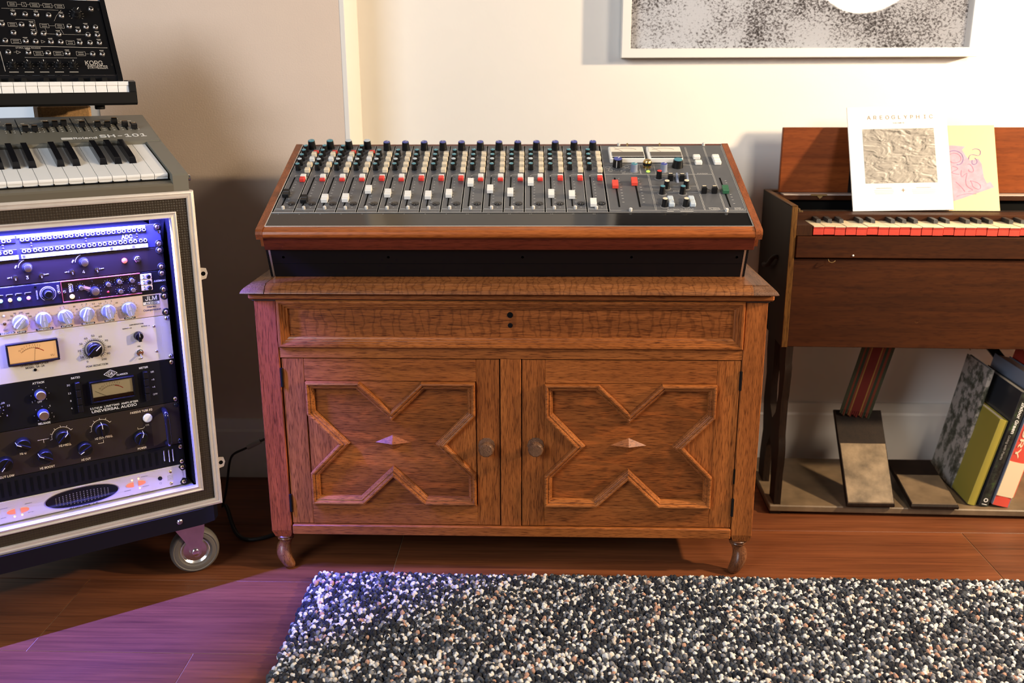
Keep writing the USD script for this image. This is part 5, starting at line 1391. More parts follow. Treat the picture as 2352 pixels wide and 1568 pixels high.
def mput(name, mesh, look, x=0, y=0, z=0, spinm=None, **k):
    o = MR @ np.array([x, y, z]) + np.array([0, MZ, 0])
    return put(ms2, name, mesh, look, t=o, m=MR if spinm is None else MR @ np.asarray(spinm), **k)


zt_, yt_ = -0.171 * math.cos(MA), MZ + 0.171 * math.sin(MA)
side = [(0.045, 0.003), (0.042, 0.0), (-0.110, 0.0), (-0.110, yt_ - 0.03), (zt_ - 0.012, yt_ + 0.002), (zt_, yt_ + 0.003), (0.002, MZ - 0.002), (0.006, 0.050)]


def side_x(poly, x0, x1):
    m = prism(poly, 0, x1 - x0)
    v = m.vertices.copy()
    m.vertices = np.stack([v[:, 2] + x0, v[:, 1], v[:, 0]], 1)
    m.invert()
    return m


put(ms2, 'case', side_x([(0.0, 0.002), (-0.108, 0.002), (-0.108, yt_ - 0.03), (zt_ - 0.010, yt_ - 0.001), (zt_ - 0.004, yt_ - 0.004), (-0.004, MZ - 0.003)], -0.478, 0.0), black_matte, smooth=False)
up = [(zt_ + 0.003, yt_ + 0.003), (zt_ - 0.012, yt_ + 0.002), (-0.112, yt_ - 0.03), (-0.112, 0.001), (0.0, 0.001), (0.010, MZ - 0.012), (0.004, MZ - 0.001)]
for x0, x1 in ((0.0, 0.0094), (-0.4874, -0.478)):
    put(ms2, 'side_cheek', side_x(up, x0, x1), black_metal, smooth=False)
for x0, x1 in ((0.0130, 0.0252), (-0.5030, -0.4345)):
    put(ms2, 'end_block', side_x([(0.045, 0.0262), (0.0425, 0.044), (0.030, 0.0466), (-0.004, 0.0466), (-0.004, 0.0), (0.040, 0.0), (0.044, 0.003)], x0, x1), black_metal, smooth=False)
put(ms2, 'front_rail', side_x([(0.0455, 0.0245), (0.0455, 0.004), (0.040, 0.0), (-0.01, 0.0), (-0.01, 0.0215), (0.038, 0.0225), (0.040, 0.0245)], -0.5030, 0.0252), black_matte, smooth=False)
put(ms2, 'fallboard', side_x([(0.008, 0.030), (0.0035, MZ - 0.004), (-0.003, MZ), (-0.006, 0.030)], -0.478, 0.0), black_gloss, smooth=False)
mput('front_panel', box(-0.4770, -0.001, -0.0040, 0.1690, -0.003, 0.0, 0.0004), black_metal)
for k in range(22):
    x1 = 0.0129 - 0.0203 * k - 0.0003
    x0 = x1 - 0.0197
    put(ms2, 'white_key', join(hull([(x, y, z) for x in (x0, x1) for y, z in ((0.0447, 0.0405), (0.0440, 0.0412), (0.0375, 0.0412), (0.0447, 0.006), (0.0375, 0.006))]), hull([(x, y, z) for x in (x0 + 0.0002, x1 - 0.0002) for y, z in ((0.038, 0.0392), (0.0245, 0.0402), (0.038, 0.02), (0.0245, 0.02))])), ivory if False else cream_pl if k < 0 else key_white, smooth=False)
for i in (2, 3, 4, 6, 7, 9, 10, 11, 13, 14, 16, 17, 18, 20, 21):
    x = 0.0129 - 0.0203 * i + (0.0012 if i in (2, 6, 9, 13, 16, 20) else -0.0012 if i in (4, 7, 11, 14, 18, 21) else 0)
    put(ms2, 'black_key', hull([(x + s * w, y, z) for s in (-1, 1) for w, y, z in ((0.0050, 0.0447, 0.0215), (0.0042, 0.0520, 0.0190), (0.0050, 0.0447, 0.006), (0.0042, 0.0520, 0.006))]), black_matte, smooth=False)
jk = [(-0.1613, 0.1326), (-0.1410, 0.1323), (-0.1211, 0.1321), (-0.0996, 0.1314), (-0.0765, 0.1310), (-0.0193, 0.1486), (-0.1847, 0.1089), (-0.1512, 0.1083), (-0.1334, 0.1078), (-0.0670, 0.1069), (-0.0362, 0.1065), (-0.0186, 0.1062), (-0.0522, 0.0974),
      (-0.1681, 0.0900), (-0.1331, 0.0896), (-0.1160, 0.0892), (-0.0893, 0.0884), (-0.0360, 0.0882), (-0.0184, 0.0880), (-0.1852, 0.0720), (-0.1500, 0.0715), (-0.1329, 0.0708), (-0.1062, 0.0705), (-0.0888, 0.0706), (-0.0546, 0.0698), (-0.0357, 0.0697), (-0.0183, 0.0700),
      (-0.1843, 0.0466), (-0.1498, 0.0460), (-0.1154, 0.0452), (-0.0809, 0.0448), (-0.0356, 0.0442), (-0.0179, 0.0444)]
jn = PM(lathe([(0.0056, 0), (0.0056, 0.0012), (0.0046, 0.0030), (0.0034, 0.0038), (0.0022, 0.0034)], 16), 30)
jh = PM(lathe([(0.0022, 0.0033), (0.0020, 0.0036)], 12), False)
for x, v in jk:
    mput('socket', jn, steel, x, v)
    mput('socket_hole', jh, void, x, v)
mput('volume_knob', lathe([(0.0095, 0), (0.0092, 0.004), (0.0078, 0.006), (0.0074, 0.015), (0.0066, 0.016)], 20), black, -0.0490, 0.1340)
mput('pointer_line', box(-0.0006, 0.0006, 0.001, 0.0072, 0.0158, 0.0164), print_white, -0.0490, 0.1340, spinm=spin(-35), smooth=False)
for x, a in ((-0.1815, 0), (-0.1555, 25), (-0.1290, -5), (-0.1030, 15), (-0.0770, -10), (-0.2300, 0), (-0.2600, 30), (-0.2900, 10)):
    mput('knob', lathe([(0.0070, 0), (0.0066, 0.003), (0.0050, 0.005), (0.0046, 0.013), (0.0040, 0.0136)], 16), black, x, 0.0170)
    mput('pointer_line', box(-0.0005, 0.0005, 0.001, 0.0046, 0.0134, 0.0140), print_white, x, 0.0170, spinm=spin(a), smooth=False)
mink = [seg(-0.2400, 0.0611, -0.0055, 0.0584, 0.0010), seg(-0.1978, 0.0480, -0.1958, 0.0045, 0.0012), text('KORG', -0.0372, 0.0185, 0.0100, bold=True, fit=0.0322), text('SYNTHESIZER', -0.0322, 0.0104, 0.0074, bold=True, fit=0.0372), text('EXTERNAL SIGNAL PROCESSOR', -0.1485, 0.0545, 0.0034, fit=0.043)]
for x0, y0, x1, y1 in ((-0.1676, 0.1497, -0.1523, 0.1592), (-0.1431, 0.1498, -0.1353, 0.1588), (-0.1284, 0.1497, -0.1126, 0.1584), (-0.1056, 0.1487, -0.0898, 0.1581), (-0.0843, 0.1484, -0.0681, 0.1572), (-0.1746, 0.1037, -0.1592, 0.1122), (-0.1191, 0.1025, -0.1035, 0.1115), (-0.0915, 0.1020, -0.0764, 0.1115), (-0.1753, 0.0662, -0.1586, 0.0752), (-0.0790, 0.0648, -0.0639, 0.0740), (-0.1407, 0.0398, -0.1246, 0.0492), (-0.1058, 0.0400, -0.0892, 0.0490), (-0.0651, 0.0398, -0.0491, 0.0492)):
    mink += frame_rect(x0, x1, y0, y1, 0.0006) + [seg(x0 + 0.003, (y0 + y1) / 2 + q, x1 - 0.003, (y0 + y1) / 2 + q, 0.0010) for q in (-0.0018, 0.0018)]
mink += [seg(a, b, c, d, 0.0005) for a, b, c, d in ((-0.1523, 0.1545, -0.1431, 0.1545), (-0.1353, 0.1543, -0.1284, 0.1543), (-0.1126, 0.1540, -0.1056, 0.1540), (-0.0898, 0.1535, -0.0843, 0.1535), (-0.1800, 0.1445, -0.0800, 0.1435), (-0.1613, 0.1440, -0.1613, 0.1400), (-0.1211, 0.1440, -0.1211, 0.1400), (-0.1035, 0.1070, -0.0915, 0.1070), (-0.1600, 0.1200, -0.1270, 0.1195), (-0.1270, 0.1195, -0.1270, 0.0900), (-0.1110, 0.1025, -0.1100, 0.0885), (-0.1100, 0.0885, -0.0400, 0.0880), (-0.0840, 0.1020, -0.0800, 0.0885), (-0.0750, 0.1440, -0.0860, 0.1300), (-0.0860, 0.1300, -0.0920, 0.1180), (-0.1246, 0.0445, -0.1210, 0.0445), (-0.0892, 0.0445, -0.0870, 0.0445), (-0.0491, 0.0440, -0.0420, 0.0440), (-0.1580, 0.0350, -0.0660, 0.0345), (-0.1752, 0.0465, -0.1700, 0.0465))]
mink += [seg(x - 0.004, v + 0.0078, x + 0.004, v + 0.0078, 0.0014) for x, v in jk[::2]]
mink += polyline([(-0.1700, 0.0500), (-0.1700, 0.0430), (-0.1630, 0.0465), (-0.1700, 0.0500)], 0.0006) + polyline([(-0.1230, 0.0740), (-0.1230, 0.0675), (-0.1165, 0.0707), (-0.1230, 0.0740)], 0.0006)
mink += [ticks(x, 0.0170, 0.0085, 0.0105, -40, 220, 9, 0.0004) for x in (-0.1815, -0.1555, -0.1290, -0.1030, -0.0770)] + [seg(x - 0.008, 0.0030, x + 0.008, 0.0030, 0.0016) for x in (-0.1815, -0.1555, -0.1290, -0.1030, -0.0770)] + [ticks(-0.0490, 0.1340, 0.0115, 0.0140, -40, 220, 11, 0.0005)]
flat = []
for g in mink:
    flat += g if isinstance(g, list) else [g]
put(ms2, 'lettering', mp(shift(join(*flat), 0, 0, 0.0001)), plain('dim_print', (0.36, 0.33, 0.29), 0.6), smooth=False, kind='stuff')
for x, v in ((-0.0057, 0.1477), (-0.0054, 0.0194)):
    mput('panel_screw', lathe([(0.0026, 0), (0.0026, 0.0008), (0.0016, 0.0012)], 10), black, x, v)
for x in (-0.0400, -0.4400):
    put(ms2, 'rubber_foot', lathe([(0.0085, -0.0085), (0.0095, -0.007), (0.0095, 0.0)], 18), black_matte, t=(x, 0.0005, 0.012), m=[[1, 0, 0], [0, 0, 1], [0, -1, 0]])
# ------------------------------------------------------------------ the old reed organ at the right
PY_ = -0.026
po = thing('reed_organ', 'old dark wooden pedal reed organ with red fronted keys against the right wall', 'organ', at(0.556, 0.297, 0.0, PY_))
PW = 1.02                                                     # its whole width
BZ, TZP, KZ, PD = 0.4200, 0.7425, 0.6990, 0.3050
# side boards with their sloping ends
sd = [(0.0, BZ), (0.0, 0.7380), (0.004, 0.7425), (0.315, 0.7438), (0.315, BZ)]
for x0, x1, ex0, ex1 in ((-0.0035, 0.0085, -0.0035, 0.0092), (PW - 0.0085, PW + 0.0035, PW - 0.0092, PW + 0.0035)):
    put(po, 'side_board', prism_x([(0.0015, BZ), (0.0015, 0.7400), (0.315, 0.7432), (0.315, BZ)], x0, x1), pia_dark, smooth=False)
    put(po, 'side_edge', box(ex0, ex1, -0.0008, 0.0020, BZ, 0.7412, 0.0006), pia_edge, label='lighter worn front edge of the side board')
    put(po, 'side_top', box(ex0, ex1, 0.0, 0.316, 0.7412, 0.7440, 0.0008), pia_edge)
put(po, 'lower_panel', box(0.009, PW - 0.009, 0.0040, 0.016, BZ, 0.6250, 0.0012), pia_x)
put(po, 'key_rail', box(0.0105, PW - 0.0105, -0.0035, 0.016, 0.6278, 0.6765, 0.0020), pia_x)
put(po, 'bottom_board', box(0.009, PW - 0.009, 0.016, PD, BZ + 0.001, BZ + 0.012), pia_dark)
put(po, 'back_board', box(0.009, PW - 0.009, PD - 0.006, PD + 0.006, BZ, 0.735), pia_dark)
put(po, 'key_bed', box(0.009, PW - 0.009, 0.006, 0.16, 0.6600, 0.6755), pia_dark)
for x0, x1 in ((0.0095, 0.0445), (PW - 0.0445, PW - 0.0095)):
    put(po, 'key_block', box(x0, x1, 0.0005, 0.088, 0.6770, 0.7008, 0.0008), pia_z)
put(po, 'name_rail', box(0.0095, PW - 0.0095, 0.0860, 0.0980, 0.6940, 0.7125, 0.0012), pia_x)
put(po, 'ledge', box(0.0095, PW - 0.0095, 0.0960, 0.1420, 0.7085, 0.7130, 0.0012), pia_x)
put(po, 'inner_board', box(0.0095, PW - 0.0095, 0.1400, 0.1480, 0.7000, 0.7150), pia_dark)
put(po, 'well_back', box(0.0095, PW - 0.0095, 0.2300, 0.2380, 0.66, 0.7300), void)
put(po, 'lid_rail', box(0.0095, PW - 0.0095, 0.2180, 0.2900, 0.7285, 0.7402, 0.0012), pia_x)
put(po, 'back_top', box(0.0085, PW - 0.0085, 0.2870, 0.3160, 0.7330, 0.7442, 0.0012), pia_edge)
put(po, 'rail_strip', box(0.026, 0.95, 0.2200, 0.2600, 0.7402, 0.7420), silver_panel, label='pale metal hinge strip')
put(po, 'hinge_hook', join(box(0.090, 0.128, 0.2150, 0.2200, 0.7390, 0.7428, 0.001), hull([(0.104, 0.2145, 0.739), (0.118, 0.2145, 0.739), (0.111, 0.2145, 0.7320), (0.111, 0.216, 0.7330)])), brass)
# folded music desk (two boards standing up)
DA = math.radians(4)
for x0, x1 in ((0.0205, 0.2080), (0.2090, 0.930)):
    m = box(x0, x1, 0.2520, 0.2660, 0.7430, 0.8985, 0.0015)
    put(po, 'music_desk_board', m, pia_desk, label=None)
put(po, 'desk_back', box(0.186, 0.2085, 0.2500, 0.2520, 0.7430, 0.8960), pia_dark)
# keys: from F at the left
n_white = int((PW - 0.092) / 0.02345)
for k in range(n_white):
    x0 = 0.0466 + 0.02345 * k
    dz = [0, .0004, -.0006, .0002, -.0003, 0.0008, 0][k % 7]
    dy = [0, .0006, -.0004, 0.0008, 0, -.0006, .0003][(k * 3) % 7]
    w = put(po, 'white_key', box(x0 + 0.0003, x0 + 0.0231, -0.0015 + dy, 0.090, KZ - 0.0022 + dz, KZ + dz, 0.0005), ivory, smooth=False)
    put(w, 'key_front', join(box(x0 + 0.0006, x0 + 0.0228, 0.0012 + dy, 0.050, KZ - 0.0195 + dz, KZ - 0.0056 + dz), box(x0 + 0.0004, x0 + 0.0230, 0.0000 + dy, 0.05, KZ - 0.0058 + dz, KZ - 0.0022 + dz, 0.0008)), key_red, smooth=False, label='red front of the white key')
for k in range(1, n_white):
    if k % 7 in (1, 2, 3, 5, 6):
        x = 0.0466 + 0.02345 * k + {1: -0.0015, 2: 0.0, 3: 0.0020, 5: -0.0010, 6: 0.0015}[k % 7]
        m = hull([(x + s * a, y, z) for s in (-1, 1) for a, y, z in ((0.0050, 0.0455, KZ), (0.0042, 0.0475, KZ + 0.0085), (0.0050, 0.088, KZ), (0.0042, 0.088, KZ + 0.0095))])
        put(po, 'black_key', m, ebony, smooth=False)
put(po, 'latch', join(box(0.0120, 0.0210, 0.0025, 0.0100, 0.7290, 0.7325, 0.0006), box(0.0110, 0.0150, 0.0030, 0.0180, 0.7320, 0.7370, 0.0006)), brass, label='small brass lid catch')
put(po, 'carry_handle', tube(spline([(-0.0035, 0.105, 0.610), (-0.0140, 0.110, 0.606), (-0.0165, 0.135, 0.590), (-0.0165, 0.170, 0.578), (-0.0150, 0.195, 0.575), (-0.0035, 0.200, 0.576)], 30), 0.0055, 10), pia_dark, smooth=60, label='dark rope carrying handle')
put(po, 'brass_eye', tube(spline([(0.0835, -0.004, 0.6260), (0.0860, -0.0075, 0.6205), (0.0920, -0.008, 0.6195), (0.0985, -0.005, 0.6225)], 14), 0.0010, 6), brass)
put(po, 'white_stud', lathe([(0.0022, 0), (0.0022, 0.001), (0.001, 0.0022)], 10), white_pl, t=(0.1370, -0.0035, 0.6345), m=[[1, 0, 0], [0, 0, -1], [0, 1, 0]])
# base board and legs
put(po, 'base_board', box(-0.0030, PW + 0.003, 0.0, 0.300, 0.0075, 0.0240, 0.0025), dusty)
put(po, 'base_runner', box(0.0, 0.026, 0.004, 0.300, 0.0, 0.0080), pia_dark)
put(po, 'base_runner', box(PW - 0.026, PW, 0.004, 0.300, 0.0, 0.0080), pia_dark)


def leg(x0, x1):
    front = [(0.006, 0.024), (0.006, 0.105), (0.0005, 0.130), (-0.001, 0.160), (0.004, 0.185), (0.010, 0.200), (0.011, 0.285), (0.006, 0.300), (0.003, 0.330), (0.0, 0.352), (0.0, 0.372), (0.004, 0.380), (0.004, BZ)]
    back = [(0.066, BZ), (0.060, 0.380), (0.048, 0.330), (0.046, 0.290), (0.060, 0.240), (0.090, 0.215), (0.120, 0.240), (0.128, 0.290), (0.118, 0.340), (0.122, BZ), (0.200, BZ), (0.200, 0.360), (0.186, 0.300), (0.196, 0.230), (0.180, 0.150), (0.196, 0.080), (0.196, 0.024), (0.140, 0.024), (0.140, 0.060), (0.128, 0.130), (0.098, 0.165), (0.070, 0.130), (0.058, 0.070), (0.058, 0.024)]
    return prism_x(front + back, x0, x1)


put(po, 'leg_frame', leg(0.0085, 0.0245), pia_dark, smooth=30)
put(po, 'leg_frame', leg(PW - 0.0245, PW - 0.0085), pia_dark, smooth=30)
# pedals on the base board and the strap that lifts the left one
p1 = [(0.1755, -0.006, 0.0265), (0.2890, -0.004, 0.0265), (0.2995, 0.190, 0.1985), (0.1820, 0.190, 0.1985)]


def pedal(q, th, look_top, name, label):
    q = np.array(q)
    n = np.cross(q[1] - q[0], q[3] - q[0])
    n /= np.linalg.norm(n)
    d = thing(name, parent=po)
    c = q.mean(0)
    inn = c + (q - c) * 0.97
    put(d, 'pedal_board', hull(np.concatenate([q + n * 0.002, q + n * (th - 0.004), inn + n * th])), pia_dark, smooth=False)
    lo = inn.copy()
    lo[2:] = inn[[1, 0]] + (inn[[2, 3]] - inn[[1, 0]]) * 0.64
    lo2 = lo.mean(0) + (lo - lo.mean(0)) * 0.965
    put(d, 'pedal_cover', hull(np.concatenate([lo + n * (th - 0.002), lo2 + n * (th + 0.0022)])), look_top, smooth=False, label=label)
    return d


pedal(p1, 0.012, leather, 'pedal', 'worn shiny leather cover of the pedal')
p2 = [(0.3270, -0.008, 0.0255), (0.4380, -0.008, 0.0255), (0.4420, 0.200, 0.0560), (0.3310, 0.200, 0.0560)]
pedal(p2, 0.012, dusty, 'pedal', 'dusty cover of the second pedal')
m = prism_x([(0, 0), (0, 0.0016), (1, 0.0016), (1, 0)], 0, 1)
S0, S1 = np.array([0.2300, 0.160, 0.2100]), np.array([0.2630, 0.120, 0.4210])
sd_ = (S1 - S0)
ln = np.linalg.norm(sd_)
sd_ /= ln
sx = np.array([1.0, 0, 0.0]) - sd_ * sd_[0]
sx /= np.linalg.norm(sx)
sxz = np.cross(sx, sd_)
st_ = thing('pedal_strap', parent=po, frame=(sx, sd_, sxz, S0))
put(st_, 'webbing', box(-0.039, 0.039, 0, ln, -0.001, 0.001), strap_look, smooth=False, label='red and green striped woven strap')
put(st_, 'fringe', join(*[box(-0.039 + 0.0052 * k, -0.0350 + 0.0052 * k, -0.010 - 0.003 * (k % 3), 0.001, -0.0012, 0.0018) for k in range(15)]), strap_look, smooth=False)
put(po, 'brace', hull([(x, y, z) for x, z in ((0.512, 0.421), (0.540, 0.421), (0.640, 0.310), (0.622, 0.296)) for y in (0.270, 0.285)]), pia_dark, smooth=False)
put(po, 'loose_wire', tube(spline([(0.448, 0.10, 0.421), (0.455, 0.10, 0.405), (0.463, 0.10, 0.390)], 10), 0.0012, 6), ink_brown)


def organ_frame(x, y, z, tilt=0.0, yaw=0.0, roll=0.0):
    """Axes of a thing that leans back against the desk: x along it, y up, z towards the room."""
    a = PY_ + yaw
    ex = np.array([math.cos(a), math.sin(a), 0])
    ey = np.array([-math.sin(a), math.cos(a), 0])
    up_ = np.array([0, 0, 1.0])
    Y = up_ * math.cos(tilt) + ey * math.sin(tilt)
    Zo = -ey * math.cos(tilt) + up_ * math.sin(tilt)
    X, Y = math.cos(roll) * ex + math.sin(roll) * Y, -math.sin(roll) * ex + math.cos(roll) * Y
    o = np.array([0.556, 0.297, 0]) + x * np.array([math.cos(PY_), math.sin(PY_), 0]) + y * np.array([-math.sin(PY_), math.cos(PY_), 0]) + np.array([0, 0, z])
    return (X, Y, Zo, o)


# ------------------------------------------------------------------ the two papers on the desk
TL = math.radians(25)
mg = thing('magazine', 'white magazine with a grey ridge picture on its cover, propped on the organ', 'magazine', organ_frame(0.1680, 0.1315, 0.7140, TL, 0, 0.022))
MW, MH = 0.2300, 0.2560
put(mg, 'page_block', box(0, MW, 0, MH, -0.0035, 0.0, 0.0004), paper)
put(mg, 'cover_picture', box(0.0330, 0.1980, 0.0665, 0.2000, 0.0, 0.0004), ridges, smooth=False)
put(mg, 'title', join(*[text(c, 0.0500 + 0.0142 * i + (0.002 if i > 8 else 0), 0.2240, 0.0092, 0.0001) for i, c in enumerate('AREOGLYPHIC')]), ink_brown, smooth=False)
put(mg, 'small_print', join(text('VOLUME II', 0.118, 0.2130, 0.0026, 0.0001, fit=0.026), text('+', 0.1180, 0.0440, 0.0125, 0.0001), *[seg(x, y, x + w, y, 0.0009, 0.0001) for x, y, w in ((0.056, 0.0545, 0.036), (0.148, 0.0545, 0.034))]), ink_brown, smooth=False)
put(mg, 'pale_print', join(*[seg(x, y, x + w, y, 0.0016, 0.0001) for x, y, w in ((0.052, 0.0495, 0.044), (0.052, 0.0455, 0.044), (0.054, 0.0415, 0.040), (0.138, 0.0495, 0.054), (0.138, 0.0455, 0.054), (0.140, 0.0415, 0.050))]), plain('pale_print', (0.62, 0.58, 0.52), 0.7), smooth=False, kind='stuff')
cb_ = thing('drawing_book', 'cream book with a mauve drawing on its cover, leaning behind the white magazine', 'book', organ_frame(0.3250, 0.1420, 0.7140, TL - 0.005, 0, 0.010))
put(cb_, 'page_block', box(0, 0.1800, 0, 0.2070, -0.0100, -0.0008, 0.0004), page_block)
put(cb_, 'cover', box(-0.001, 0.1815, -0.0012, 0.2085, -0.0008, 0.0006, 0.0004), cream_paper)
blot = [(0.060, 0.018), (0.090, 0.027), (0.1720, 0.0560), (0.1640, 0.0700), (0.1560, 0.0660), (0.1500, 0.0800), (0.1470, 0.1130), (0.1400, 0.1260), (0.120, 0.1220), (0.112, 0.1330), (0.104, 0.1480), (0.112, 0.1560), (0.085, 0.1590), (0.060, 0.1600)]
put(cb_, 'mauve_shape', prism(np.array(blot), 0.0006, 0.0009), mauve, smooth=False)
loops = [[(0.070, .130), (0.085, .140), (0.098, .134), (0.099, .122), (0.085, .116), (0.073, .122), (0.070, .130)], [(0.115, .112), (0.124, .108), (0.127, .096), (0.120, .094), (0.117, .100)], [(0.100, .098), (0.103, .084), (0.112, .090), (0.108, .066), (0.120, .052), (0.112, .046)], [(0.118, .072), (0.128, .070), (0.140, .062), (0.138, .052), (0.126, .056), (0.122, .064), (0.118, .072)], [(0.080, .108), (0.090, .100), (0.078, .094), (0.094, .088)], [(0.085, .070), (0.098, .056), (0.104, .046)], [(0.085, .034), (0.105, .040), (0.130, .040)]]
put(cb_, 'pink_lines', join(*[s for l in loops for s in polyline([tuple(p) for p in spline(l, 26)], 0.0013, 0.0010)]), pink_line, smooth=False)
put(cb_, 'purple_lines', join(*[s for l in ([(0.068, .134), (0.084, .146), (0.102, .138), (0.104, .120), (0.090, .112)], [(0.118, .124), (0.128, .136), (0.142, .134), (0.146, .144), (0.138, .150), (0.128, .148)], [(0.132, .128), (0.136, .116), (0.128, .112), (0.126, .122)]) for s in polyline([tuple(p) for p in spline(l, 26)], 0.0016, 0.0010)]), purple_line, smooth=False)


# ------------------------------------------------------------------ the books on the base board
def book(name, label, x0, y0, w, h, d, lean, yaw, cover, spine, pages=True, z=0.0243):
    """A book standing on the base board: spine to the room, x0, y0 its front lower left corner, w thick, h tall, d deep, leaning right by lean degrees."""
    a = PY_ + math.radians(yaw)
    ex, ey = np.array([math.cos(a), math.sin(a), 0]), np.array([-math.sin(a), math.cos(a), 0])
    l = math.radians(lean)
    X = ex * math.cos(l) - I3[2] * math.sin(l)
    Zu = ex * math.sin(l) + I3[2] * math.cos(l)
    o = np.array([0.556, 0.297, 0]) + x0 * np.array([math.cos(PY_), math.sin(PY_), 0]) + y0 * np.array([-math.sin(PY_), math.cos(PY_), 0]) + np.array([0, 0, z + w * math.sin(l)])
    b = thing(name, label, 'book', (X, ey, Zu, o), group='books under the organ')
    c = 0.0022
    put(b, 'front_cover', box(0, c, 0.0, d, 0, h, 0.0008), cover)
    put(b, 'back_cover', box(w - c, w, 0.0, d, 0, h, 0.0008), cover)
    put(b, 'spine', hull([(x, y, zz) for zz in (0, h) for x, y in ((0, 0.004), (0.001, 0.0005), (w * 0.3, -0.0012), (w * 0.7, -0.0012), (w - 0.001, 0.0005), (w, 0.004))]), spine, smooth=40)
    put(b, 'page_block', box(c, w - c, 0.004, d - 0.003, 0.003, h - 0.003), page_block)
    return b


def spine_text(b, s, w, z0, z1, h, look, off=0.0, bold=False):
    """Lettering that runs down the spine."""
    m = text(s, 0, 0, h, 0, align='l', bold=bold, fit=z1 - z0)
    v = m.vertices
    m.vertices = np.stack([w / 2 + off + v[:, 1] - h / 2, -0.0013 - v[:, 2], z1 - v[:, 0]], 1)
    put(b, 'spine_lettering', m, look, smooth=False)


bk1 = book('book', 'olive green cloth book leaning at the left end of the row under the organ', 0.4700, 0.022, 0.0200, 0.222, 0.155, 12.5, 0, olive_cloth, olive_cloth)
bkw = book('book', 'tall thin book with a pale house picture, standing behind the olive green book', 0.4680, 0.118, 0.0100, 0.315, 0.140, 10.5, 0, villa, villa)
bk2 = book('book', 'tall black gardening book with white spine lettering, between the olive and red books', 0.4945, 0.016, 0.0225, 0.292, 0.230, 12.0, 0, book_black, garden)
spine_text(bk2, 'Indoor Green', 0.0225, 0.190, 0.268, 0.0075, print_white, 0.0015, True)
spine_text(bk2, 'Living with Plants', 0.0225, 0.122, 0.184, 0.0050, print_grey, -0.002)
put(bk2, 'spine_badge', join(arc(0.0112, 0.016, 0.0042, 0, 360, 0.0020, 0, 16), seg(0.005, 0.005, 0.017, 0.005, 0.0016)), print_white, m=[[1, 0, 0], [0, 0, -1], [0, 1, 0]], t=(0, -0.0013, 0), smooth=False)
bk3 = book('book', 'thick book with a red and cream spine leaning to the right of the black book', 0.5240, 0.014, 0.0400, 0.315, 0.235, 12.0, 0, book_blue, book_red)
put(bk3, 'spine_band', box(0.0012, 0.0390, -0.0017, 0.0006, 0.0255, 0.1150), book_cream, label='cream band of the spine')
spine_text(bk3, 'HISTORY', 0.040, 0.125, 0.300, 0.010, book_cream, -0.008, True)
spine_text(bk3, 'THAMES', 0.040, 0.050, 0.098, 0.0055, ink_brown, 0.0)
bk4 = book('book', 'coral edged book partly hidden behind the thick red and cream book', 0.5760, 0.070, 0.0250, 0.335, 0.190, 12.0, 0, coral_pl, book_cream)

# ------------------------------------------------------------------ framed photograph on the back wall
FX0, FX1, FZ0, FZ1 = 0.1940, 1.0510, 1.0617, 1.7400
FY = WY - 0.046
pf = thing('framed_photograph', 'large white framed photograph of a stony slope hanging on the cream wall', 'picture', at(0, 0, 0))
fr = [(0.0, WY - 0.004), (0.0, FY + 0.001), (0.001, FY), (0.0205, FY), (0.0215, FY + 0.001), (0.0215, WY - 0.008)]
m = moulding([(FX0, FZ0), (FX1, FZ0), (FX1, FZ1), (FX0, FZ1)], fr)
for i in range(4):
    put(pf, 'frame_moulding', trimesh.Trimesh(m.vertices, m.faces[(np.arange(len(m.faces)) // 2) % 4 == i], process=False), paper, smooth=20)
put(pf, 'print', box(FX0 + 0.0205, FX1 - 0.0205, WY - 0.014, WY - 0.010, FZ0 + 0.0205, FZ1 - 0.0205), speckle, smooth=False)
put(pf, 'backing', box(FX0 + 0.004, FX1 - 0.004, WY - 0.010, WY - 0.0005, FZ0 + 0.004, FZ1 - 0.004), pia_dark)
put(pf, 'glass', box(FX0 + 0.0205, FX1 - 0.0205, FY + 0.004, FY + 0.006, FZ0 + 0.0205, FZ1 - 0.0205), glass_look, smooth=False)

# ------------------------------------------------------------------ shaggy rug
rg = thing('rug', 'thick speckled charcoal and white shaggy rug on the floor in front of the cabinet', 'rug', at(0, 0, 0))
RX0, RX1, RY0, RY1, RR = -0.474, 1.62, -0.78, -0.028, 0.035


def rug_edge(i):
    t = np.radians(np.linspace(0, 90, 7))
    c = [(RX1 - RR, RY1 - RR, 0), (RX0 + RR, RY1 - RR, 90), (RX0 + RR, RY0 + RR, 180), (RX1 - RR, RY0 + RR, 270)]
    return np.array([(x + (RR - i) * math.cos(a + math.radians(s)), y + (RR - i) * math.sin(a + math.radians(s))) for x, y, s in c for a in t])


put(rg, 'backing', prism(rug_edge(0.006), 0.0, 0.0105), plain('rug_backing', (0.02, 0.021, 0.026), 0.95))
rs = np.random.RandomState(3)
pitch = 0.0066
gx, gy = np.meshgrid(np.arange(RX0 + 0.003, RX1, pitch), np.arange(RY0 + 0.003, RY1, pitch))
pts = np.stack([gx.ravel(), gy.ravel()], 1) + rs.uniform(-0.0026, 0.0026, (gx.size, 2))
from shapely.geometry import Polygon
from shapely import contains_xy, prepare
poly = Polygon(rug_edge(0.002))
prepare(poly)
pts = pts[contains_xy(poly, pts[:, 0], pts[:, 1])]
edge = np.minimum.reduce([pts[:, 0] - RX0, RX1 - pts[:, 0], pts[:, 1] - RY0, RY1 - pts[:, 1]])
lump = meshkit.fbm(np.column_stack([pts * 22.0, np.zeros(len(pts))]), 3, 4)
z = 0.0125 + 0.0055 * lump + rs.uniform(-0.0020, 0.0030, len(pts)) - 0.0085 * np.clip(1 - edge / 0.016, 0, 1) ** 1.5
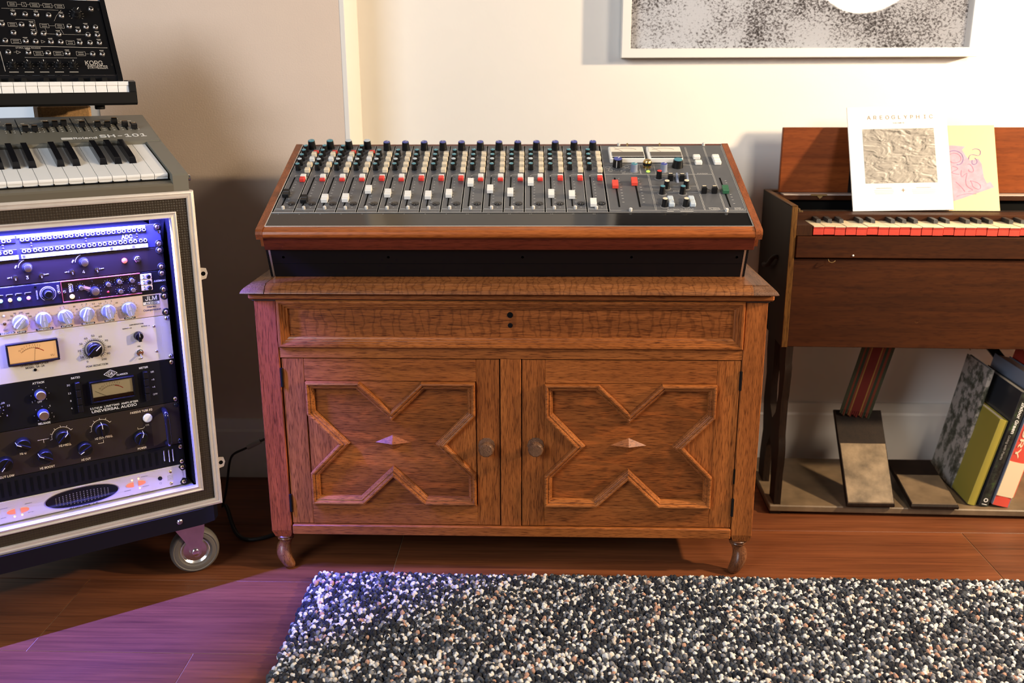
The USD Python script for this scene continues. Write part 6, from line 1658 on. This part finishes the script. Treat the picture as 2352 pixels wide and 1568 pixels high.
kinds = [('charcoal', (0.030, 0.031, 0.038), 0.40), ('slate', (0.070, 0.076, 0.090), 0.235), ('grey', (0.22, 0.22, 0.24), 0.11), ('white', (0.72, 0.70, 0.68), 0.17), ('cream', (0.62, 0.54, 0.46), 0.045), ('pink', (0.46, 0.27, 0.20), 0.04)]
clump = meshkit.noise(np.column_stack([pts * 95.0, np.ones(len(pts))]), 9)
r_ = np.clip(rs.uniform(0, 1, len(pts)) * 0.72 + clump * 0.28 * 1.25 - 0.02, 0, 0.9999)
order = np.argsort(np.argsort(r_)) / len(r_)
idx = np.searchsorted(np.cumsum([k[2] for k in kinds])[:-1], order, side='right')
pi = UsdGeom.PointInstancer.Define(stage, rg + '/pile')
tag(pi, kind='stuff')
protos = []
ico = trimesh.creation.icosphere(1)
for j, (nm, col, _) in enumerate(kinds):
    for q in range(2):
        v = ico.vertices * (1 + 0.22 * (meshkit.noise(ico.vertices * 1.7 + 7 * q + j, 3 + q)[:, None] - 0.5) * 2) * np.array([0.0044, 0.0044, 0.0062])
        lk = '/World/Looks/tuft_' + nm
        if q == 0:
            plain('tuft_' + nm, col, 0.95, spec=0.1)
        protos.append(put(rg + '/pile', 'tuft_' + nm, trimesh.Trimesh(v, ico.faces, process=False), lk, smooth=True))
pi.CreatePrototypesRel().SetTargets([Sdf.Path(p) for p in protos])
pi.CreateProtoIndicesAttr(Vt.IntArray.FromNumpy((idx * 2 + rs.randint(0, 2, len(idx))).astype(np.int32)))
pi.CreatePositionsAttr(Vt.Vec3fArray.FromNumpy(np.column_stack([pts, z]).astype(np.float32)))
ax = rs.normal(size=(len(pts), 3)) * np.array([1, 1, 0.3])
ax /= np.linalg.norm(ax, axis=1, keepdims=True)
an = rs.uniform(0, 0.6, len(pts)) / 2
yw = rs.uniform(0, np.pi, len(pts))
# tilt then spin, as quaternions
q1 = np.column_stack([np.cos(an), ax * np.sin(an)[:, None]])
q2 = np.column_stack([np.cos(yw), np.zeros(len(pts)), np.zeros(len(pts)), np.sin(yw)])
w1, x1, y1, z1 = q1.T
w2, x2, y2, z2 = q2.T
qq = np.column_stack([w1 * w2 - x1 * x2 - y1 * y2 - z1 * z2, w1 * x2 + x1 * w2 + y1 * z2 - z1 * y2, w1 * y2 - x1 * z2 + y1 * w2 + z1 * x2, w1 * z2 + x1 * y2 - y1 * x2 + z1 * w2])
pi.CreateOrientationsAttr(Vt.QuathArray([Gf.Quath(float(a), float(b), float(c), float(d)) for a, b, c, d in qq]))
sc = rs.uniform(0.80, 1.22, (len(pts), 1))
pi.CreateScalesAttr(Vt.Vec3fArray.FromNumpy(np.repeat(sc, 3, 1).astype(np.float32)))

# ------------------------------------------------------------------ cables in the dark corner between rack and cabinet
c1 = thing('cable', 'thin dark cable with a pale plug running behind the oak cabinet from the flight case', 'cable', at(0, 0, 0))
put(c1, 'cord', tube(spline([(-0.78, 0.30, 0.0035), (-0.745, 0.26, 0.10), (-0.725, 0.24, 0.160), (-0.695, 0.24, 0.180), (-0.640, 0.25, 0.205), (-0.585, 0.30, 0.215)], 40), 0.0028, 8), cable_black, smooth=60)
put(c1, 'plug', tube([(-0.685, 0.2402, 0.1845), (-0.655, 0.2465, 0.1985)], 0.0060, 10), cable_grey, smooth=60, label='pale grey plug')
c2 = thing('cable', 'thick black cable lying on the floor beside the left caster of the flight case', 'cable', at(0, 0, 0))
put(c2, 'cord', tube(spline([(-0.735, 0.20, 0.055), (-0.715, 0.17, 0.035), (-0.690, 0.14, 0.010), (-0.650, 0.13, 0.0052), (-0.600, 0.17, 0.0052), (-0.575, 0.26, 0.0052)], 40), 0.0048, 8), cable_black, smooth=60)
